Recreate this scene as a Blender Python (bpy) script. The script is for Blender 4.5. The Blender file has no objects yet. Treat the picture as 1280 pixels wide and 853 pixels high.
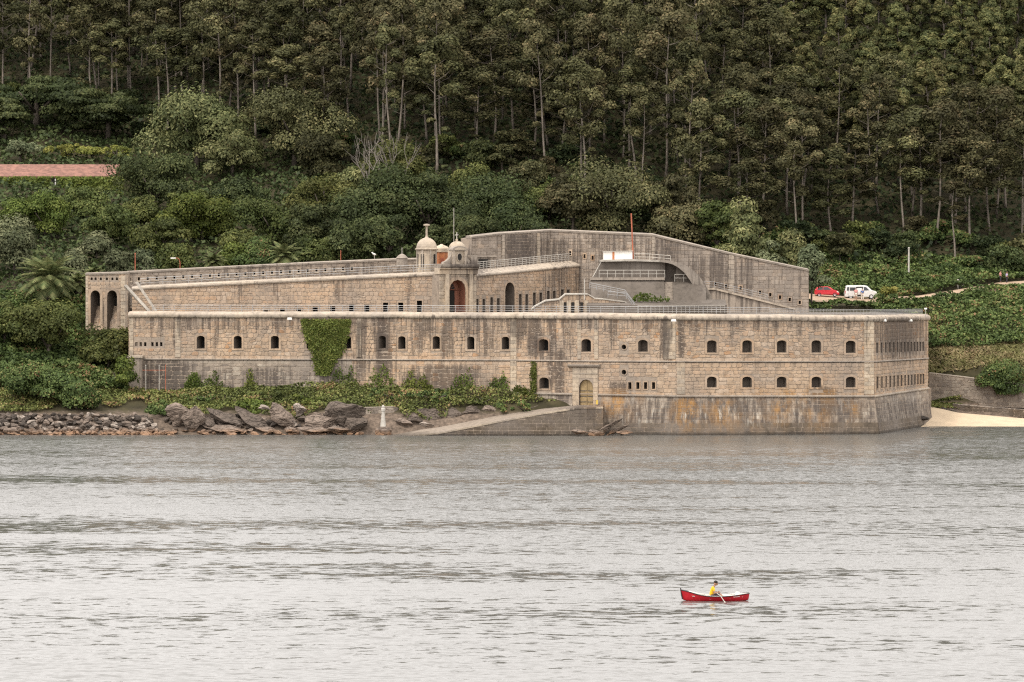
import bpy, bmesh, math, random
import numpy as np
from mathutils import Vector, Matrix, geometry

# ------------------------------------------------------------------ camera, sky, sun, exposure
scene = bpy.context.scene
COL = scene.collection
F, CX, HY, CZ = 5000.0, 640.0, 335.0, 21.0          # focal length in photo pixels, principal column, horizon row, eye height
cam = bpy.data.cameras.new('camera'); cam_o = bpy.data.objects.new('camera', cam); COL.objects.link(cam_o)
cam_o.location = (0, 0, CZ); cam_o.rotation_euler = (math.radians(90), 0, 0)
cam.sensor_width = 36; cam.lens = 36 * F / 1280
cam.shift_y = -(426.5 - HY) / 1280
cam.clip_start = 1; cam.clip_end = 6000
scene.camera = cam_o

SUN_EL, SUN_AZ = 58, -140       # azimuth from +Y, clockwise: from behind the camera, to its left
world = bpy.data.worlds.new('World'); scene.world = world; world.use_nodes = True
nt = world.node_tree; nt.nodes.clear()
sky = nt.nodes.new('ShaderNodeTexSky'); sky.sky_type = 'NISHITA'; sky.sun_disc = False
sky.sun_elevation = math.radians(SUN_EL); sky.sun_rotation = math.radians(SUN_AZ)
sky.air_density = 1.0; sky.dust_density = 6.0; sky.ozone_density = 1.0
hs = nt.nodes.new('ShaderNodeHueSaturation'); hs.inputs['Saturation'].default_value = 0.12
mx = nt.nodes.new('ShaderNodeMixRGB'); mx.inputs[0].default_value = 0.7
mx.inputs[2].default_value = (20.0, 19.2, 18.6, 1)       # even cloud cover over the whole sky
bg = nt.nodes.new('ShaderNodeBackground'); bg.inputs['Strength'].default_value = 0.12
wo = nt.nodes.new('ShaderNodeOutputWorld')
nt.links.new(sky.outputs[0], hs.inputs['Color']); nt.links.new(hs.outputs[0], mx.inputs[1])
nt.links.new(mx.outputs[0], bg.inputs[0]); nt.links.new(bg.outputs[0], wo.inputs[0])
sun = bpy.data.lights.new('sun', 'SUN'); sun.energy = 1.5; sun.angle = math.radians(11); sun.color = (1.0, 0.93, 0.82)
sun_o = bpy.data.objects.new('sun', sun); COL.objects.link(sun_o)
_d = Vector((math.sin(math.radians(SUN_AZ)) * math.cos(math.radians(SUN_EL)), math.cos(math.radians(SUN_AZ)) * math.cos(math.radians(SUN_EL)), math.sin(math.radians(SUN_EL))))
sun_o.rotation_euler = _d.to_track_quat('Z', 'Y').to_euler(); sun_o.location = (-60, 300, 150)
vs = scene.view_settings; vs.view_transform = 'Standard'; vs.look = 'None'; vs.gamma = 1; vs.exposure = 0.25; vs.use_curve_mapping = False
scene.cycles.max_bounces = 6; scene.cycles.diffuse_bounces = 3; scene.cycles.glossy_bounces = 3; scene.cycles.transmission_bounces = 3
scene.cycles.use_denoising = False; scene.cycles.filter_width = 1.2
scene.cycles.caustics_reflective = False; scene.cycles.caustics_refractive = False

# ------------------------------------------------------------------ helpers
RNG = random.Random(7)
NPR = np.random.default_rng(11)
def at(px, py, D):
    return Vector(((px - CX) / F * D, D, CZ + (HY - py) / F * D))
def zat(py, D): return CZ + (HY - py) / F * D
def link(o, parent=None):
    COL.objects.link(o)
    if parent is not None:
        o.parent = parent
    return o
def tag(o, label=None, cat=None, group=None, kind=None):
    if label: o['label'] = label
    if cat: o['category'] = cat
    if group: o['group'] = group
    if kind: o['kind'] = kind
    return o
def empty(name, loc=(0, 0, 0), rz=0.0):
    o = bpy.data.objects.new(name, None); COL.objects.link(o)
    o.location = loc; o.rotation_euler = (0, 0, rz); o.empty_display_size = 0.5
    return o
class MB:
    """collects faces; per-vertex wear values and a per-face tone go to the material"""
    def __init__(s): s.v = []; s.f = []; s.tone = []; s.wear = None
    def add(s, vs_, fs, tone=None):
        b = len(s.v); s.v.extend([tuple(p) for p in vs_])
        t = RNG.random() if tone is None else tone
        for f in fs: s.f.append(tuple(b + i for i in f)); s.tone.append(t)
    def box(s, c, d, rz=0.0, tone=None, taper=1.0, m=None):
        hx, hy, hz = d[0] / 2, d[1] / 2, d[2] / 2; cr, sr = math.cos(rz), math.sin(rz); P = []
        for sz in (-1, 1):
            k = taper if sz > 0 else 1.0
            for sx, sy in ((-1, -1), (1, -1), (1, 1), (-1, 1)):
                x, y = sx * hx * k, sy * hy * k
                P.append((c[0] + x * cr - y * sr, c[1] + x * sr + y * cr, c[2] + sz * hz))
        s.add(P, [(3, 2, 1, 0), (4, 5, 6, 7), (0, 1, 5, 4), (1, 2, 6, 5), (2, 3, 7, 6), (3, 0, 4, 7)], tone)
    def tube(s, pts, rad, n=6, tone=None, cap=True):
        pts = [Vector(p) for p in pts]; 
        if not hasattr(rad, '__len__'): rad = [rad] * len(pts)
        V, fs = [], []
        for i, p in enumerate(pts):
            a = pts[max(i - 1, 0)]; b = pts[min(i + 1, len(pts) - 1)]
            d = (b - a); d = d.normalized() if d.length > 1e-9 else Vector((0, 0, 1))
            u = d.cross(Vector((0, 0, 1))) if abs(d.z) < 0.95 else d.cross(Vector((0, 1, 0)))
            u.normalize(); w = u.cross(d)
            for k in range(n):
                a_ = 2 * math.pi * k / n
                V.append(p + (u * math.cos(a_) + w * math.sin(a_)) * rad[i])
        for i in range(len(pts) - 1):
            for k in range(n):
                fs.append((i * n + k, i * n + (k + 1) % n, (i + 1) * n + (k + 1) % n, (i + 1) * n + k))
        if cap:
            fs.append(tuple(range(n))[::-1]); fs.append(tuple((len(pts) - 1) * n + k for k in range(n)))
        s.add(V, fs, tone)
    def lathe(s, c, prof, n=16, tone=None, phase=0.0):
        V, fs = [], []
        for r, z in prof:
            for k in range(n):
                a = 2 * math.pi * k / n + phase
                V.append((c[0] + r * math.cos(a), c[1] + r * math.sin(a), c[2] + z))
        m = len(prof)
        for i in range(m - 1):
            for k in range(n):
                fs.append((i * n + k, i * n + (k + 1) % n, (i + 1) * n + (k + 1) % n, (i + 1) * n + k))
        fs.append(tuple(range(n))[::-1]); fs.append(tuple((m - 1) * n + k for k in range(n)))
        s.add(V, fs, tone)
    def prism(s, poly, off, tone=None):
        """poly: 3D loop, off: extrusion vector"""
        n = len(poly); off = Vector(off); P = [Vector(p) for p in poly]
        s.add(P + [p + off for p in P], [tuple(range(n)), tuple(range(2 * n - 1, n - 1, -1))] + [(i, n + i, n + (i + 1) % n, (i + 1) % n) for i in range(n)], tone)
    def mesh(s, name, mat, smooth=False):
        me = bpy.data.meshes.new(name); me.from_pydata(s.v, [], s.f)
        a = me.attributes.new('tone', 'FLOAT', 'FACE'); a.data.foreach_set('value', np.array(s.tone, dtype=np.float32))
        if s.wear:
            W = np.array([s.wear(*p) for p in s.v], dtype=np.float32)
            for i, k in enumerate(('stain', 'lichen', 'drip')):
                a = me.attributes.new(k, 'FLOAT', 'POINT'); a.data.foreach_set('value', np.ascontiguousarray(W[:, i]))
        if mat is not None: me.materials.append(mat)
        if smooth: me.polygons.foreach_set('use_smooth', np.ones(len(me.polygons), dtype=bool))
        me.update(); return me
    def build(s, name, mat, parent=None, smooth=False, fix=True):
        o = bpy.data.objects.new(name, s.mesh(name, mat, smooth)); link(o, parent)
        if parent is not None and fix:      # the shape is given in world coordinates
            o.matrix_parent_inverse = world_of(parent).inverted()
        return o
def world_of(o):
    m = o.matrix_basis.copy()
    if o.parent is not None: m = world_of(o.parent) @ o.matrix_parent_inverse @ m
    return m
def copy_tree(o, parent=None):
    c = o.copy(); COL.objects.link(c)
    if parent is not None: c.parent = parent; c.matrix_parent_inverse = o.matrix_parent_inverse.copy()
    for ch in list(o.children): copy_tree(ch, c)
    return c
def quads_mesh(name, V, nq, tone, mat):
    """V: (4*nq,3) array of separate quads"""
    me = bpy.data.meshes.new(name)
    me.vertices.add(4 * nq); me.vertices.foreach_set('co', np.ascontiguousarray(V, dtype=np.float32).ravel())
    me.loops.add(4 * nq); me.loops.foreach_set('vertex_index', np.arange(4 * nq, dtype=np.int32))
    me.polygons.add(nq); me.polygons.foreach_set('loop_start', np.arange(0, 4 * nq, 4, dtype=np.int32))
    a = me.attributes.new('tone', 'FLOAT', 'FACE'); a.data.foreach_set('value', np.ascontiguousarray(tone, dtype=np.float32))
    me.materials.append(mat); me.update(calc_edges=True); me.validate(); return me
def hash2(ix, iy, s=0):
    h = (ix.astype(np.int64) * 374761393 + iy.astype(np.int64) * 668265263 + s * 974711) & 0x7fffffff
    h = ((h ^ (h >> 13)) * 1274126177) & 0x7fffffff
    return ((h ^ (h >> 16)) & 0xffff) / 65535.0
def vnoise(x, y, s=0):
    x = np.asarray(x, float); y = np.asarray(y, float)
    ix = np.floor(x); iy = np.floor(y); fx = x - ix; fy = y - iy
    fx = fx * fx * (3 - 2 * fx); fy = fy * fy * (3 - 2 * fy)
    a = hash2(ix, iy, s); b = hash2(ix + 1, iy, s); c = hash2(ix, iy + 1, s); d = hash2(ix + 1, iy + 1, s)
    return (a * (1 - fx) + b * fx) * (1 - fy) + (c * (1 - fx) + d * fx) * fy

# ------------------------------------------------------------------ materials
def new_mat(name):
    m = bpy.data.materials.new(name); m.use_nodes = True; n = m.node_tree; n.nodes.clear()
    out = n.nodes.new('ShaderNodeOutputMaterial'); return m, n, out
def N(n, t, **kw):
    o = n.nodes.new(t)
    for k, v in kw.items():
        if k.startswith('i_'):
            key = k[2:]; o.inputs[int(key) if key.isdigit() else key.replace('_', ' ')].default_value = v
        else: setattr(o, k, v)
    return o
def ramp(n, fac, stops, interp='LINEAR'):
    r = n.nodes.new('ShaderNodeValToRGB'); r.color_ramp.interpolation = interp
    e = r.color_ramp.elements
    while len(e) < len(stops): e.new(0.5)
    for el, (p, c) in zip(e, stops):
        el.position = p; el.color = (c, c, c, 1) if not hasattr(c, '__len__') else (*c, 1)
    n.links.new(fac, r.inputs[0]); return r.outputs[0]
def noise(n, vec, scale, detail=3, rough=0.55, mul=None):
    if mul:
        mp = N(n, 'ShaderNodeMapping'); mp.inputs['Scale'].default_value = mul; n.links.new(vec, mp.inputs[0]); vec = mp.outputs[0]
    t = N(n, 'ShaderNodeTexNoise'); t.inputs['Scale'].default_value = scale; t.inputs['Detail'].default_value = detail; t.inputs['Roughness'].default_value = rough
    n.links.new(vec, t.inputs['Vector']); return t.outputs[0]
def mixc(n, fac, a, b, mode='MIX'):
    m = N(n, 'ShaderNodeMixRGB', blend_type=mode)
    for i, q in ((0, fac), (1, a), (2, b)):
        if hasattr(q, 'is_linked') or isinstance(q, bpy.types.NodeSocket): n.links.new(q, m.inputs[i])
        elif hasattr(q, '__len__'): m.inputs[i].default_value = (*q, 1)
        else: m.inputs[i].default_value = q
    return m.outputs[0]
def math_(n, op, a, b=0.0, clamp=False):
    m = N(n, 'ShaderNodeMath', operation=op, use_clamp=clamp)
    for i, q in ((0, a), (1, b)):
        if isinstance(q, bpy.types.NodeSocket): n.links.new(q, m.inputs[i])
        else: m.inputs[i].default_value = q
    return m.outputs[0]
def attr(n, name): 
    a = N(n, 'ShaderNodeAttribute'); a.attribute_name = name; return a.outputs['Fac']
def stone_mat(name, pal, stain_lo=0.66, streak=0.48, rough=0.85, bump=0.25, grime=(0.06, 0.048, 0.042), lich=(0.36, 0.19, 0.06)):
    m, n, out = new_mat(name)
    pos = N(n, 'ShaderNodeNewGeometry').outputs['Position']
    c = ramp(n, attr(n, 'tone'), pal)
    k = noise(n, pos, 1.7, 5, 0.65)
    c = mixc(n, 1.0, c, ramp(n, k, [(0.25, 0.55), (0.5, 1.0), (0.8, 1.28)]), 'MULTIPLY')
    k2 = noise(n, pos, 0.16, 4, 0.6)
    c = mixc(n, ramp(n, k2, [(0.42, 0.0), (0.7, 0.6)]), c, (0.22, 0.19, 0.165))
    st = noise(n, pos, 1.0, 5, 0.7, (2.3, 2.3, 0.12))
    amt = math_(n, 'ADD', math_(n, 'MULTIPLY', attr(n, 'stain'), streak), st)
    c = mixc(n, ramp(n, amt, [(stain_lo, 0.0), (stain_lo + 0.13, 0.7), (stain_lo + 0.4, 0.88)]), c, grime)
    lk = noise(n, pos, 0.9, 5, 0.7, (1, 1, 0.5))
    c = mixc(n, math_(n, 'MULTIPLY', ramp(n, lk, [(0.4, 0.0), (0.6, 1.0)]), attr(n, 'lichen'), True), c, lich)
    dk = noise(n, pos, 3.2, 3, 0.6, (1, 1, 0.12))
    c = mixc(n, math_(n, 'MULTIPLY', ramp(n, dk, [(0.575, 0.0), (0.64, 0.95)]), attr(n, 'drip'), True), c, (0.62, 0.58, 0.5))
    wz = N(n, 'ShaderNodeSeparateXYZ'); n.links.new(pos, wz.inputs[0])
    c = mixc(n, 1.0, c, ramp(n, math_(n, 'ADD', wz.outputs[2], math_(n, 'MULTIPLY', k, 0.5)), [(0.35, 0.42), (0.75, 1.0)]), 'MULTIPLY')      # wet, weedy foot
    b = N(n, 'ShaderNodeBsdfPrincipled', i_Roughness=rough); b.inputs['Specular IOR Level'].default_value = 0.25
    n.links.new(c, b.inputs['Base Color'])
    bp = N(n, 'ShaderNodeBump', i_Strength=bump, i_Distance=0.12); n.links.new(noise(n, pos, 5, 4, 0.7), bp.inputs['Height'])
    n.links.new(bp.outputs[0], b.inputs['Normal']); n.links.new(b.outputs[0], out.inputs[0]); return m
def plain(name, col, rough=0.6, var=0.15, scale=2.0, metal=0.0, spec=0.3):
    m, n, out = new_mat(name)
    co = N(n, 'ShaderNodeTexCoord').outputs['Object']
    k = noise(n, co, scale, 4, 0.6)
    c = mixc(n, 1.0, col, ramp(n, k, [(0.25, 1 - var * 1.6), (0.75, 1 + var)]), 'MULTIPLY')
    b = N(n, 'ShaderNodeBsdfPrincipled', i_Roughness=rough, i_Metallic=metal); b.inputs['Specular IOR Level'].default_value = spec
    n.links.new(c, b.inputs['Base Color']); n.links.new(b.outputs[0], out.inputs[0]); return m
def leaf_mat(name, pal, trans=0.25, hue=0.03, val=0.3):
    m, n, out = new_mat(name)
    c = ramp(n, attr(n, 'tone'), pal)
    oi = N(n, 'ShaderNodeObjectInfo').outputs['Random']
    h = N(n, 'ShaderNodeHueSaturation')
    n.links.new(math_(n, 'ADD', math_(n, 'MULTIPLY', oi, hue * 2), 0.5 - hue * 1.6), h.inputs['Hue'])
    wn = N(n, 'ShaderNodeTexWhiteNoise', noise_dimensions='1D'); n.links.new(oi, wn.inputs['W'])
    n.links.new(math_(n, 'ADD', math_(n, 'MULTIPLY', wn.outputs['Value'], val * 2), 1 - val), h.inputs['Value'])
    n.links.new(c, h.inputs['Color']); c = h.outputs[0]
    pos = N(n, 'ShaderNodeNewGeometry').outputs['Position']
    c = mixc(n, 1.0, c, ramp(n, noise(n, pos, 0.35, 3), [(0.3, 0.72), (0.7, 1.3)]), 'MULTIPLY')
    d = N(n, 'ShaderNodeBsdfDiffuse'); t = N(n, 'ShaderNodeBsdfTranslucent'); g = N(n, 'ShaderNodeBsdfGlossy', i_Roughness=0.45)
    n.links.new(c, d.inputs[0]); n.links.new(c, t.inputs[0])
    a = N(n, 'ShaderNodeMixShader', i_0=trans); n.links.new(d.outputs[0], a.inputs[1]); n.links.new(t.outputs[0], a.inputs[2])
    a2 = N(n, 'ShaderNodeMixShader', i_0=0.008); n.links.new(a.outputs[0], a2.inputs[1]); n.links.new(g.outputs[0], a2.inputs[2])
    n.links.new(a2.outputs[0], out.inputs[0]); return m
TAN = [(0.0, (0.307, 0.228, 0.163)), (0.2, (0.372, 0.274, 0.19)), (0.45, (0.437, 0.324, 0.225)), (0.7, (0.428, 0.299, 0.198)), (0.85, (0.456, 0.355, 0.265)), (0.95, (0.418, 0.274, 0.169)), (1.0, (0.4, 0.228, 0.118))]
PALE = [(0.0, (0.339, 0.281, 0.215)), (0.5, (0.476, 0.393, 0.296)), (1.0, (0.424, 0.329, 0.23))]
GREYS = [(0.0, (0.255, 0.208, 0.167)), (0.4, (0.312, 0.258, 0.208)), (0.75, (0.369, 0.308, 0.249)), (1.0, (0.35, 0.272, 0.204))]
M = {}
M['rubble'] = stone_mat('rubble_stone', TAN, 0.60, 0.5)
M['ashlar'] = stone_mat('ashlar_stone', PALE)
M['grey_ashlar'] = stone_mat('grey_ashlar_stone', GREYS, 0.54, 0.42)
M['coping'] = stone_mat('coping_stone', [(0, (0.36, 0.30, 0.235)), (0.5, (0.42, 0.35, 0.275)), (1, (0.38, 0.325, 0.265))], 0.66)
M['dark_coping'] = stone_mat('dark_coping_stone', [(0, (0.26, 0.22, 0.18)), (1, (0.33, 0.28, 0.23))], 0.62)
M['mortar'] = stone_mat('mortar', [(0, (0.30, 0.24, 0.185)), (1, (0.33, 0.265, 0.205))], 0.66)
M['tidal'] = stone_mat('tidal_stone', [(0, (0.085, 0.066, 0.047)), (0.5, (0.115, 0.088, 0.062)), (1, (0.10, 0.078, 0.06))], 0.7, 0.2, 0.6)
M['plinth'] = stone_mat('plinth_stone', [(0, (0.19, 0.157, 0.13)), (0.4, (0.255, 0.21, 0.168)), (0.8, (0.32, 0.265, 0.21)), (1, (0.36, 0.31, 0.25))], 0.60, 0.46)
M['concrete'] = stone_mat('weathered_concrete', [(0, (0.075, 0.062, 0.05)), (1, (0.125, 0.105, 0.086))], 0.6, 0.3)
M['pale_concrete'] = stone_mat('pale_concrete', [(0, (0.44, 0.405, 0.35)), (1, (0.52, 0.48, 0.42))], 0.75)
M['rock'] = stone_mat('shore_rock', [(0, (0.10, 0.09, 0.082)), (0.35, (0.22, 0.19, 0.165)), (0.7, (0.34, 0.29, 0.25)), (1, (0.42, 0.38, 0.34))], 0.6, 0.8, 0.85, 0.6, (0.045, 0.04, 0.038), (0.36, 0.215, 0.13))
def rock_mat():
    m, n, out = new_mat('shore_rock'); pos = N(n, 'ShaderNodeNewGeometry').outputs['Position']
    c = ramp(n, attr(n, 'tone'), [(0, (0.05, 0.042, 0.036)), (0.35, (0.125, 0.10, 0.082)), (0.7, (0.23, 0.18, 0.145)), (1, (0.36, 0.31, 0.265))])
    c = mixc(n, 1.0, c, ramp(n, noise(n, pos, 1.6, 6, 0.72), [(0.25, 0.45), (0.5, 1.0), (0.75, 1.45)]), 'MULTIPLY')
    sz = N(n, 'ShaderNodeSeparateXYZ'); n.links.new(pos, sz.inputs[0])
    tide = math_(n, 'ADD', sz.outputs[2], math_(n, 'MULTIPLY', noise(n, pos, 0.8, 4), 1.1))
    c = mixc(n, ramp(n, math_(n, 'MULTIPLY', tide, .5), [(0.36, 0.9), (0.66, 0.0)]), c, mixc(n, noise(n, pos, 2.2, 3), (0.14, 0.085, 0.052), (0.42, 0.25, 0.15)))
    v = N(n, 'ShaderNodeTexVoronoi', feature='DISTANCE_TO_EDGE'); v.inputs['Scale'].default_value = 0.9
    wp = N(n, 'ShaderNodeVectorMath', operation='ADD'); n.links.new(pos, wp.inputs[0]); t = N(n, 'ShaderNodeTexNoise'); t.inputs['Scale'].default_value = 0.9; n.links.new(pos, t.inputs['Vector']); n.links.new(t.outputs['Color'], wp.inputs[1])
    mp = N(n, 'ShaderNodeMapping'); mp.inputs['Rotation'].default_value = (.2, .5, .3); mp.inputs['Scale'].default_value = (.4, .8, 2.2); n.links.new(wp.outputs[0], mp.inputs[0]); n.links.new(mp.outputs[0], v.inputs['Vector'])
    c = mixc(n, ramp(n, v.outputs[0], [(0.0, 0.6), (0.045, 0.0)]), c, (0.04, 0.033, 0.028))
    b = N(n, 'ShaderNodeBsdfPrincipled', i_Roughness=.9); b.inputs['Specular IOR Level'].default_value = 0.2; n.links.new(c, b.inputs['Base Color'])
    bp = N(n, 'ShaderNodeBump', i_Strength=.8, i_Distance=0.25); n.links.new(math_(n, 'ADD', noise(n, pos, 2.5, 6, 0.75), ramp(n, v.outputs[0], [(0, 0), (.08, .6)])), bp.inputs['Height']); n.links.new(bp.outputs[0], b.inputs['Normal']); n.links.new(b.outputs[0], out.inputs[0]); return m
M['rock'] = rock_mat()
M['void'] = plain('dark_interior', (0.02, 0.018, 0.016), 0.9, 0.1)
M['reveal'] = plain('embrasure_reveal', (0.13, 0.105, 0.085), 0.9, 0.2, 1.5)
M['door_wood'] = plain('weathered_door_wood', (0.30, 0.215, 0.11), 0.7, 0.25, 3)
M['red_wood'] = plain('red_brown_paint', (0.27, 0.115, 0.075), 0.6, 0.2, 3)
M['rail'] = plain('galvanised_rail', (0.36, 0.355, 0.35), 0.45, 0.1, 3, 0.3)
M['white'] = plain('white_paint', (0.78, 0.75, 0.70), 0.5, 0.08, 1.5)
M['offwhite'] = plain('whitewash', (0.46, 0.43, 0.38), 0.7, 0.15, 2)
M['orange'] = plain('orange_paint', (0.45, 0.17, 0.07), 0.6, 0.2, 2)
M['rust'] = plain('rusty_red_paint', (0.36, 0.11, 0.06), 0.6, 0.25, 2)
M['dark_metal'] = plain('dark_metal', (0.07, 0.065, 0.06), 0.5, 0.2, 3)
M['wood_pole'] = plain('grey_wood', (0.36, 0.33, 0.29), 0.8, 0.2, 2)
M['bark'] = plain('eucalyptus_bark', (0.19, 0.16, 0.13), 0.85, 0.45, 0.8)
M['bark_dark'] = plain('dark_bark', (0.10, 0.082, 0.065), 0.9, 0.35, 1.2)
M['dead_wood'] = plain('dead_wood', (0.20, 0.175, 0.15), 0.9, 0.25, 2)
M['euc'] = leaf_mat('eucalyptus_leaves', [(0, (0.0424, 0.0444, 0.0207)), (0.5, (0.0774, 0.0784, 0.0347)), (0.85, (0.118, 0.1125, 0.0512)), (1, (0.171, 0.1491, 0.0703))], 0.14, 0.02, 0.36)
M['euc_young'] = leaf_mat('young_eucalyptus_leaves', [(0, (0.0486, 0.0581, 0.0237)), (0.5, (0.0922, 0.0984, 0.0382)), (1, (0.1747, 0.161, 0.0636))], 0.14, 0.02, 0.25)
M['broad'] = leaf_mat('broad_leaves', [(0, (0.0407, 0.0546, 0.0178)), (0.5, (0.0748, 0.0931, 0.0288)), (1, (0.1359, 0.1468, 0.0496))], 0.14, 0.02, 0.25)
M['dark_leaf'] = leaf_mat('dark_leaves', [(0, (0.0287, 0.04, 0.0167)), (0.5, (0.0507, 0.0672, 0.0259)), (1, (0.0938, 0.1083, 0.0425))], 0.14, 0.015, 0.2)
M['bright_leaf'] = leaf_mat('bright_leaves', [(0, (0.0433, 0.0637, 0.015)), (0.5, (0.0817, 0.1105, 0.0252)), (1, (0.1538, 0.1785, 0.0462))], 0.14, 0.02, 0.2)
M['feather'] = leaf_mat('pale_leaves', [(0, (0.0691, 0.084, 0.0356)), (0.5, (0.1236, 0.1384, 0.0573)), (1, (0.2372, 0.2372, 0.1038))], 0.14, 0.015, 0.15)
M['grey_leaf'] = leaf_mat('grey_green_leaves', [(0, (0.058, 0.0715, 0.0374)), (0.5, (0.1042, 0.1209, 0.0642)), (1, (0.1737, 0.1868, 0.1016))], 0.14, 0.015, 0.2)
M['yellow_leaf'] = leaf_mat('yellow_green_leaves', [(0, (0.11, 0.132, 0.033)), (0.5, (0.22, 0.231, 0.055)), (1, (0.363, 0.341, 0.099))], 0.3, 0.015, 0.15)
M['bramble'] = leaf_mat('bramble_leaves', [(0, (0.0354, 0.0541, 0.0195)), (0.45, (0.0766, 0.1081, 0.0346)), (0.8, (0.1296, 0.1676, 0.0541)), (0.93, (0.2003, 0.1947, 0.0756)), (1, (0.2356, 0.1406, 0.0756))], 0.14, 0.0, 0.0)
M['bank'] = leaf_mat('bank_leaves', [(0, (0.0603, 0.0699, 0.0236)), (0.4, (0.1139, 0.1334, 0.0415)), (0.7, (0.1742, 0.1843, 0.0592)), (0.88, (0.2545, 0.2159, 0.0947)), (1, (0.2545, 0.1524, 0.083))], 0.14, 0.0, 0.0)
M['dry_grass'] = leaf_mat('dry_grass', [(0, (0.144, 0.144, 0.054)), (0.5, (0.228, 0.198, 0.096)), (1, (0.348, 0.252, 0.156))], 0.3, 0.0, 0.0)
M['under'] = leaf_mat('undergrowth_leaves', [(0, (0.0229, 0.0333, 0.0156)), (0.5, (0.0437, 0.0582, 0.025)), (1, (0.0884, 0.0988, 0.0416))], 0.2, 0.0, 0.0)
M['palm'] = leaf_mat('palm_fronds', [(0, (0.063, 0.0892, 0.0367)), (0.5, (0.126, 0.1522, 0.063)), (1, (0.2415, 0.231, 0.105))], 0.2, 0.01, 0.15)
M['ivy'] = leaf_mat('ivy_leaves', [(0, (0.066, 0.0935, 0.022)), (0.5, (0.132, 0.1595, 0.0385)), (1, (0.22, 0.22, 0.066))], 0.25, 0.0, 0.0)
def tile_mat():
    m, n, out = new_mat('roof_tile'); pos = N(n, 'ShaderNodeNewGeometry').outputs['Position']; oi = N(n, 'ShaderNodeObjectInfo').outputs['Random']
    c = ramp(n, oi, [(0, (0.085, 0.034, 0.026)), (0.5, (0.15, 0.062, 0.045)), (1, (0.21, 0.105, 0.078))]); c = mixc(n, 1.0, c, ramp(n, noise(n, pos, 0.9, 6, .75, (1, 1, 3)), [(0.3, 0.35), (0.7, 1.6)]), 'MULTIPLY')
    b = N(n, 'ShaderNodeBsdfPrincipled', i_Roughness=.9); n.links.new(c, b.inputs['Base Color']); n.links.new(b.outputs[0], out.inputs[0]); return m
M['tile'] = tile_mat()
M['sand'] = plain('sand', (0.52, 0.41, 0.285), 0.95, 0.1, 0.6)
M['road'] = plain('dirt_road', (0.36, 0.26, 0.18), 0.95, 0.2, 0.8)
M['red_car'] = plain('red_car_paint', (0.50, 0.02, 0.03), 0.3, 0.03, 1, 0, 0.5)
M['silver_car'] = plain('silver_car_paint', (0.62, 0.61, 0.59), 0.35, 0.03, 1, 0.2, 0.5)
M['glass'] = plain('dark_glass', (0.03, 0.032, 0.035), 0.15, 0.05, 1, 0, 0.5)
M['tyre'] = plain('tyre_rubber', (0.03, 0.03, 0.03), 0.8, 0.1, 4)
M['rim'] = plain('wheel_rim', (0.5, 0.5, 0.5), 0.35, 0.05, 4, 0.5)
M['tail'] = plain('tail_light', (0.4, 0.03, 0.02), 0.3, 0.05)
M['skin'] = plain('skin', (0.33, 0.185, 0.12), 0.6, 0.05)
M['hair'] = plain('dark_hair', (0.02, 0.015, 0.012), 0.7, 0.1)
M['yellow_cloth'] = plain('yellow_cloth', (0.80, 0.47, 0.02), 0.8, 0.08, 4)
M['dark_cloth'] = plain('dark_cloth', (0.04, 0.035, 0.045), 0.85, 0.1, 4)
M['blue_cloth'] = plain('blue_cloth', (0.10, 0.17, 0.38), 0.85, 0.1, 4)
M['pink_cloth'] = plain('pink_cloth', (0.62, 0.27, 0.26), 0.85, 0.1, 4)
M['pale_cloth'] = plain('pale_cloth', (0.66, 0.60, 0.52), 0.85, 0.1, 4)
M['lilac_cloth'] = plain('lilac_cloth', (0.46, 0.40, 0.60), 0.85, 0.1, 4)
M['boat_red'] = plain('red_boat_paint', (0.46, 0.012, 0.022), 0.35, 0.08, 2, 0, 0.5)
M['boat_black'] = plain('black_boat_paint', (0.03, 0.025, 0.025), 0.5, 0.1, 2)

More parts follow.
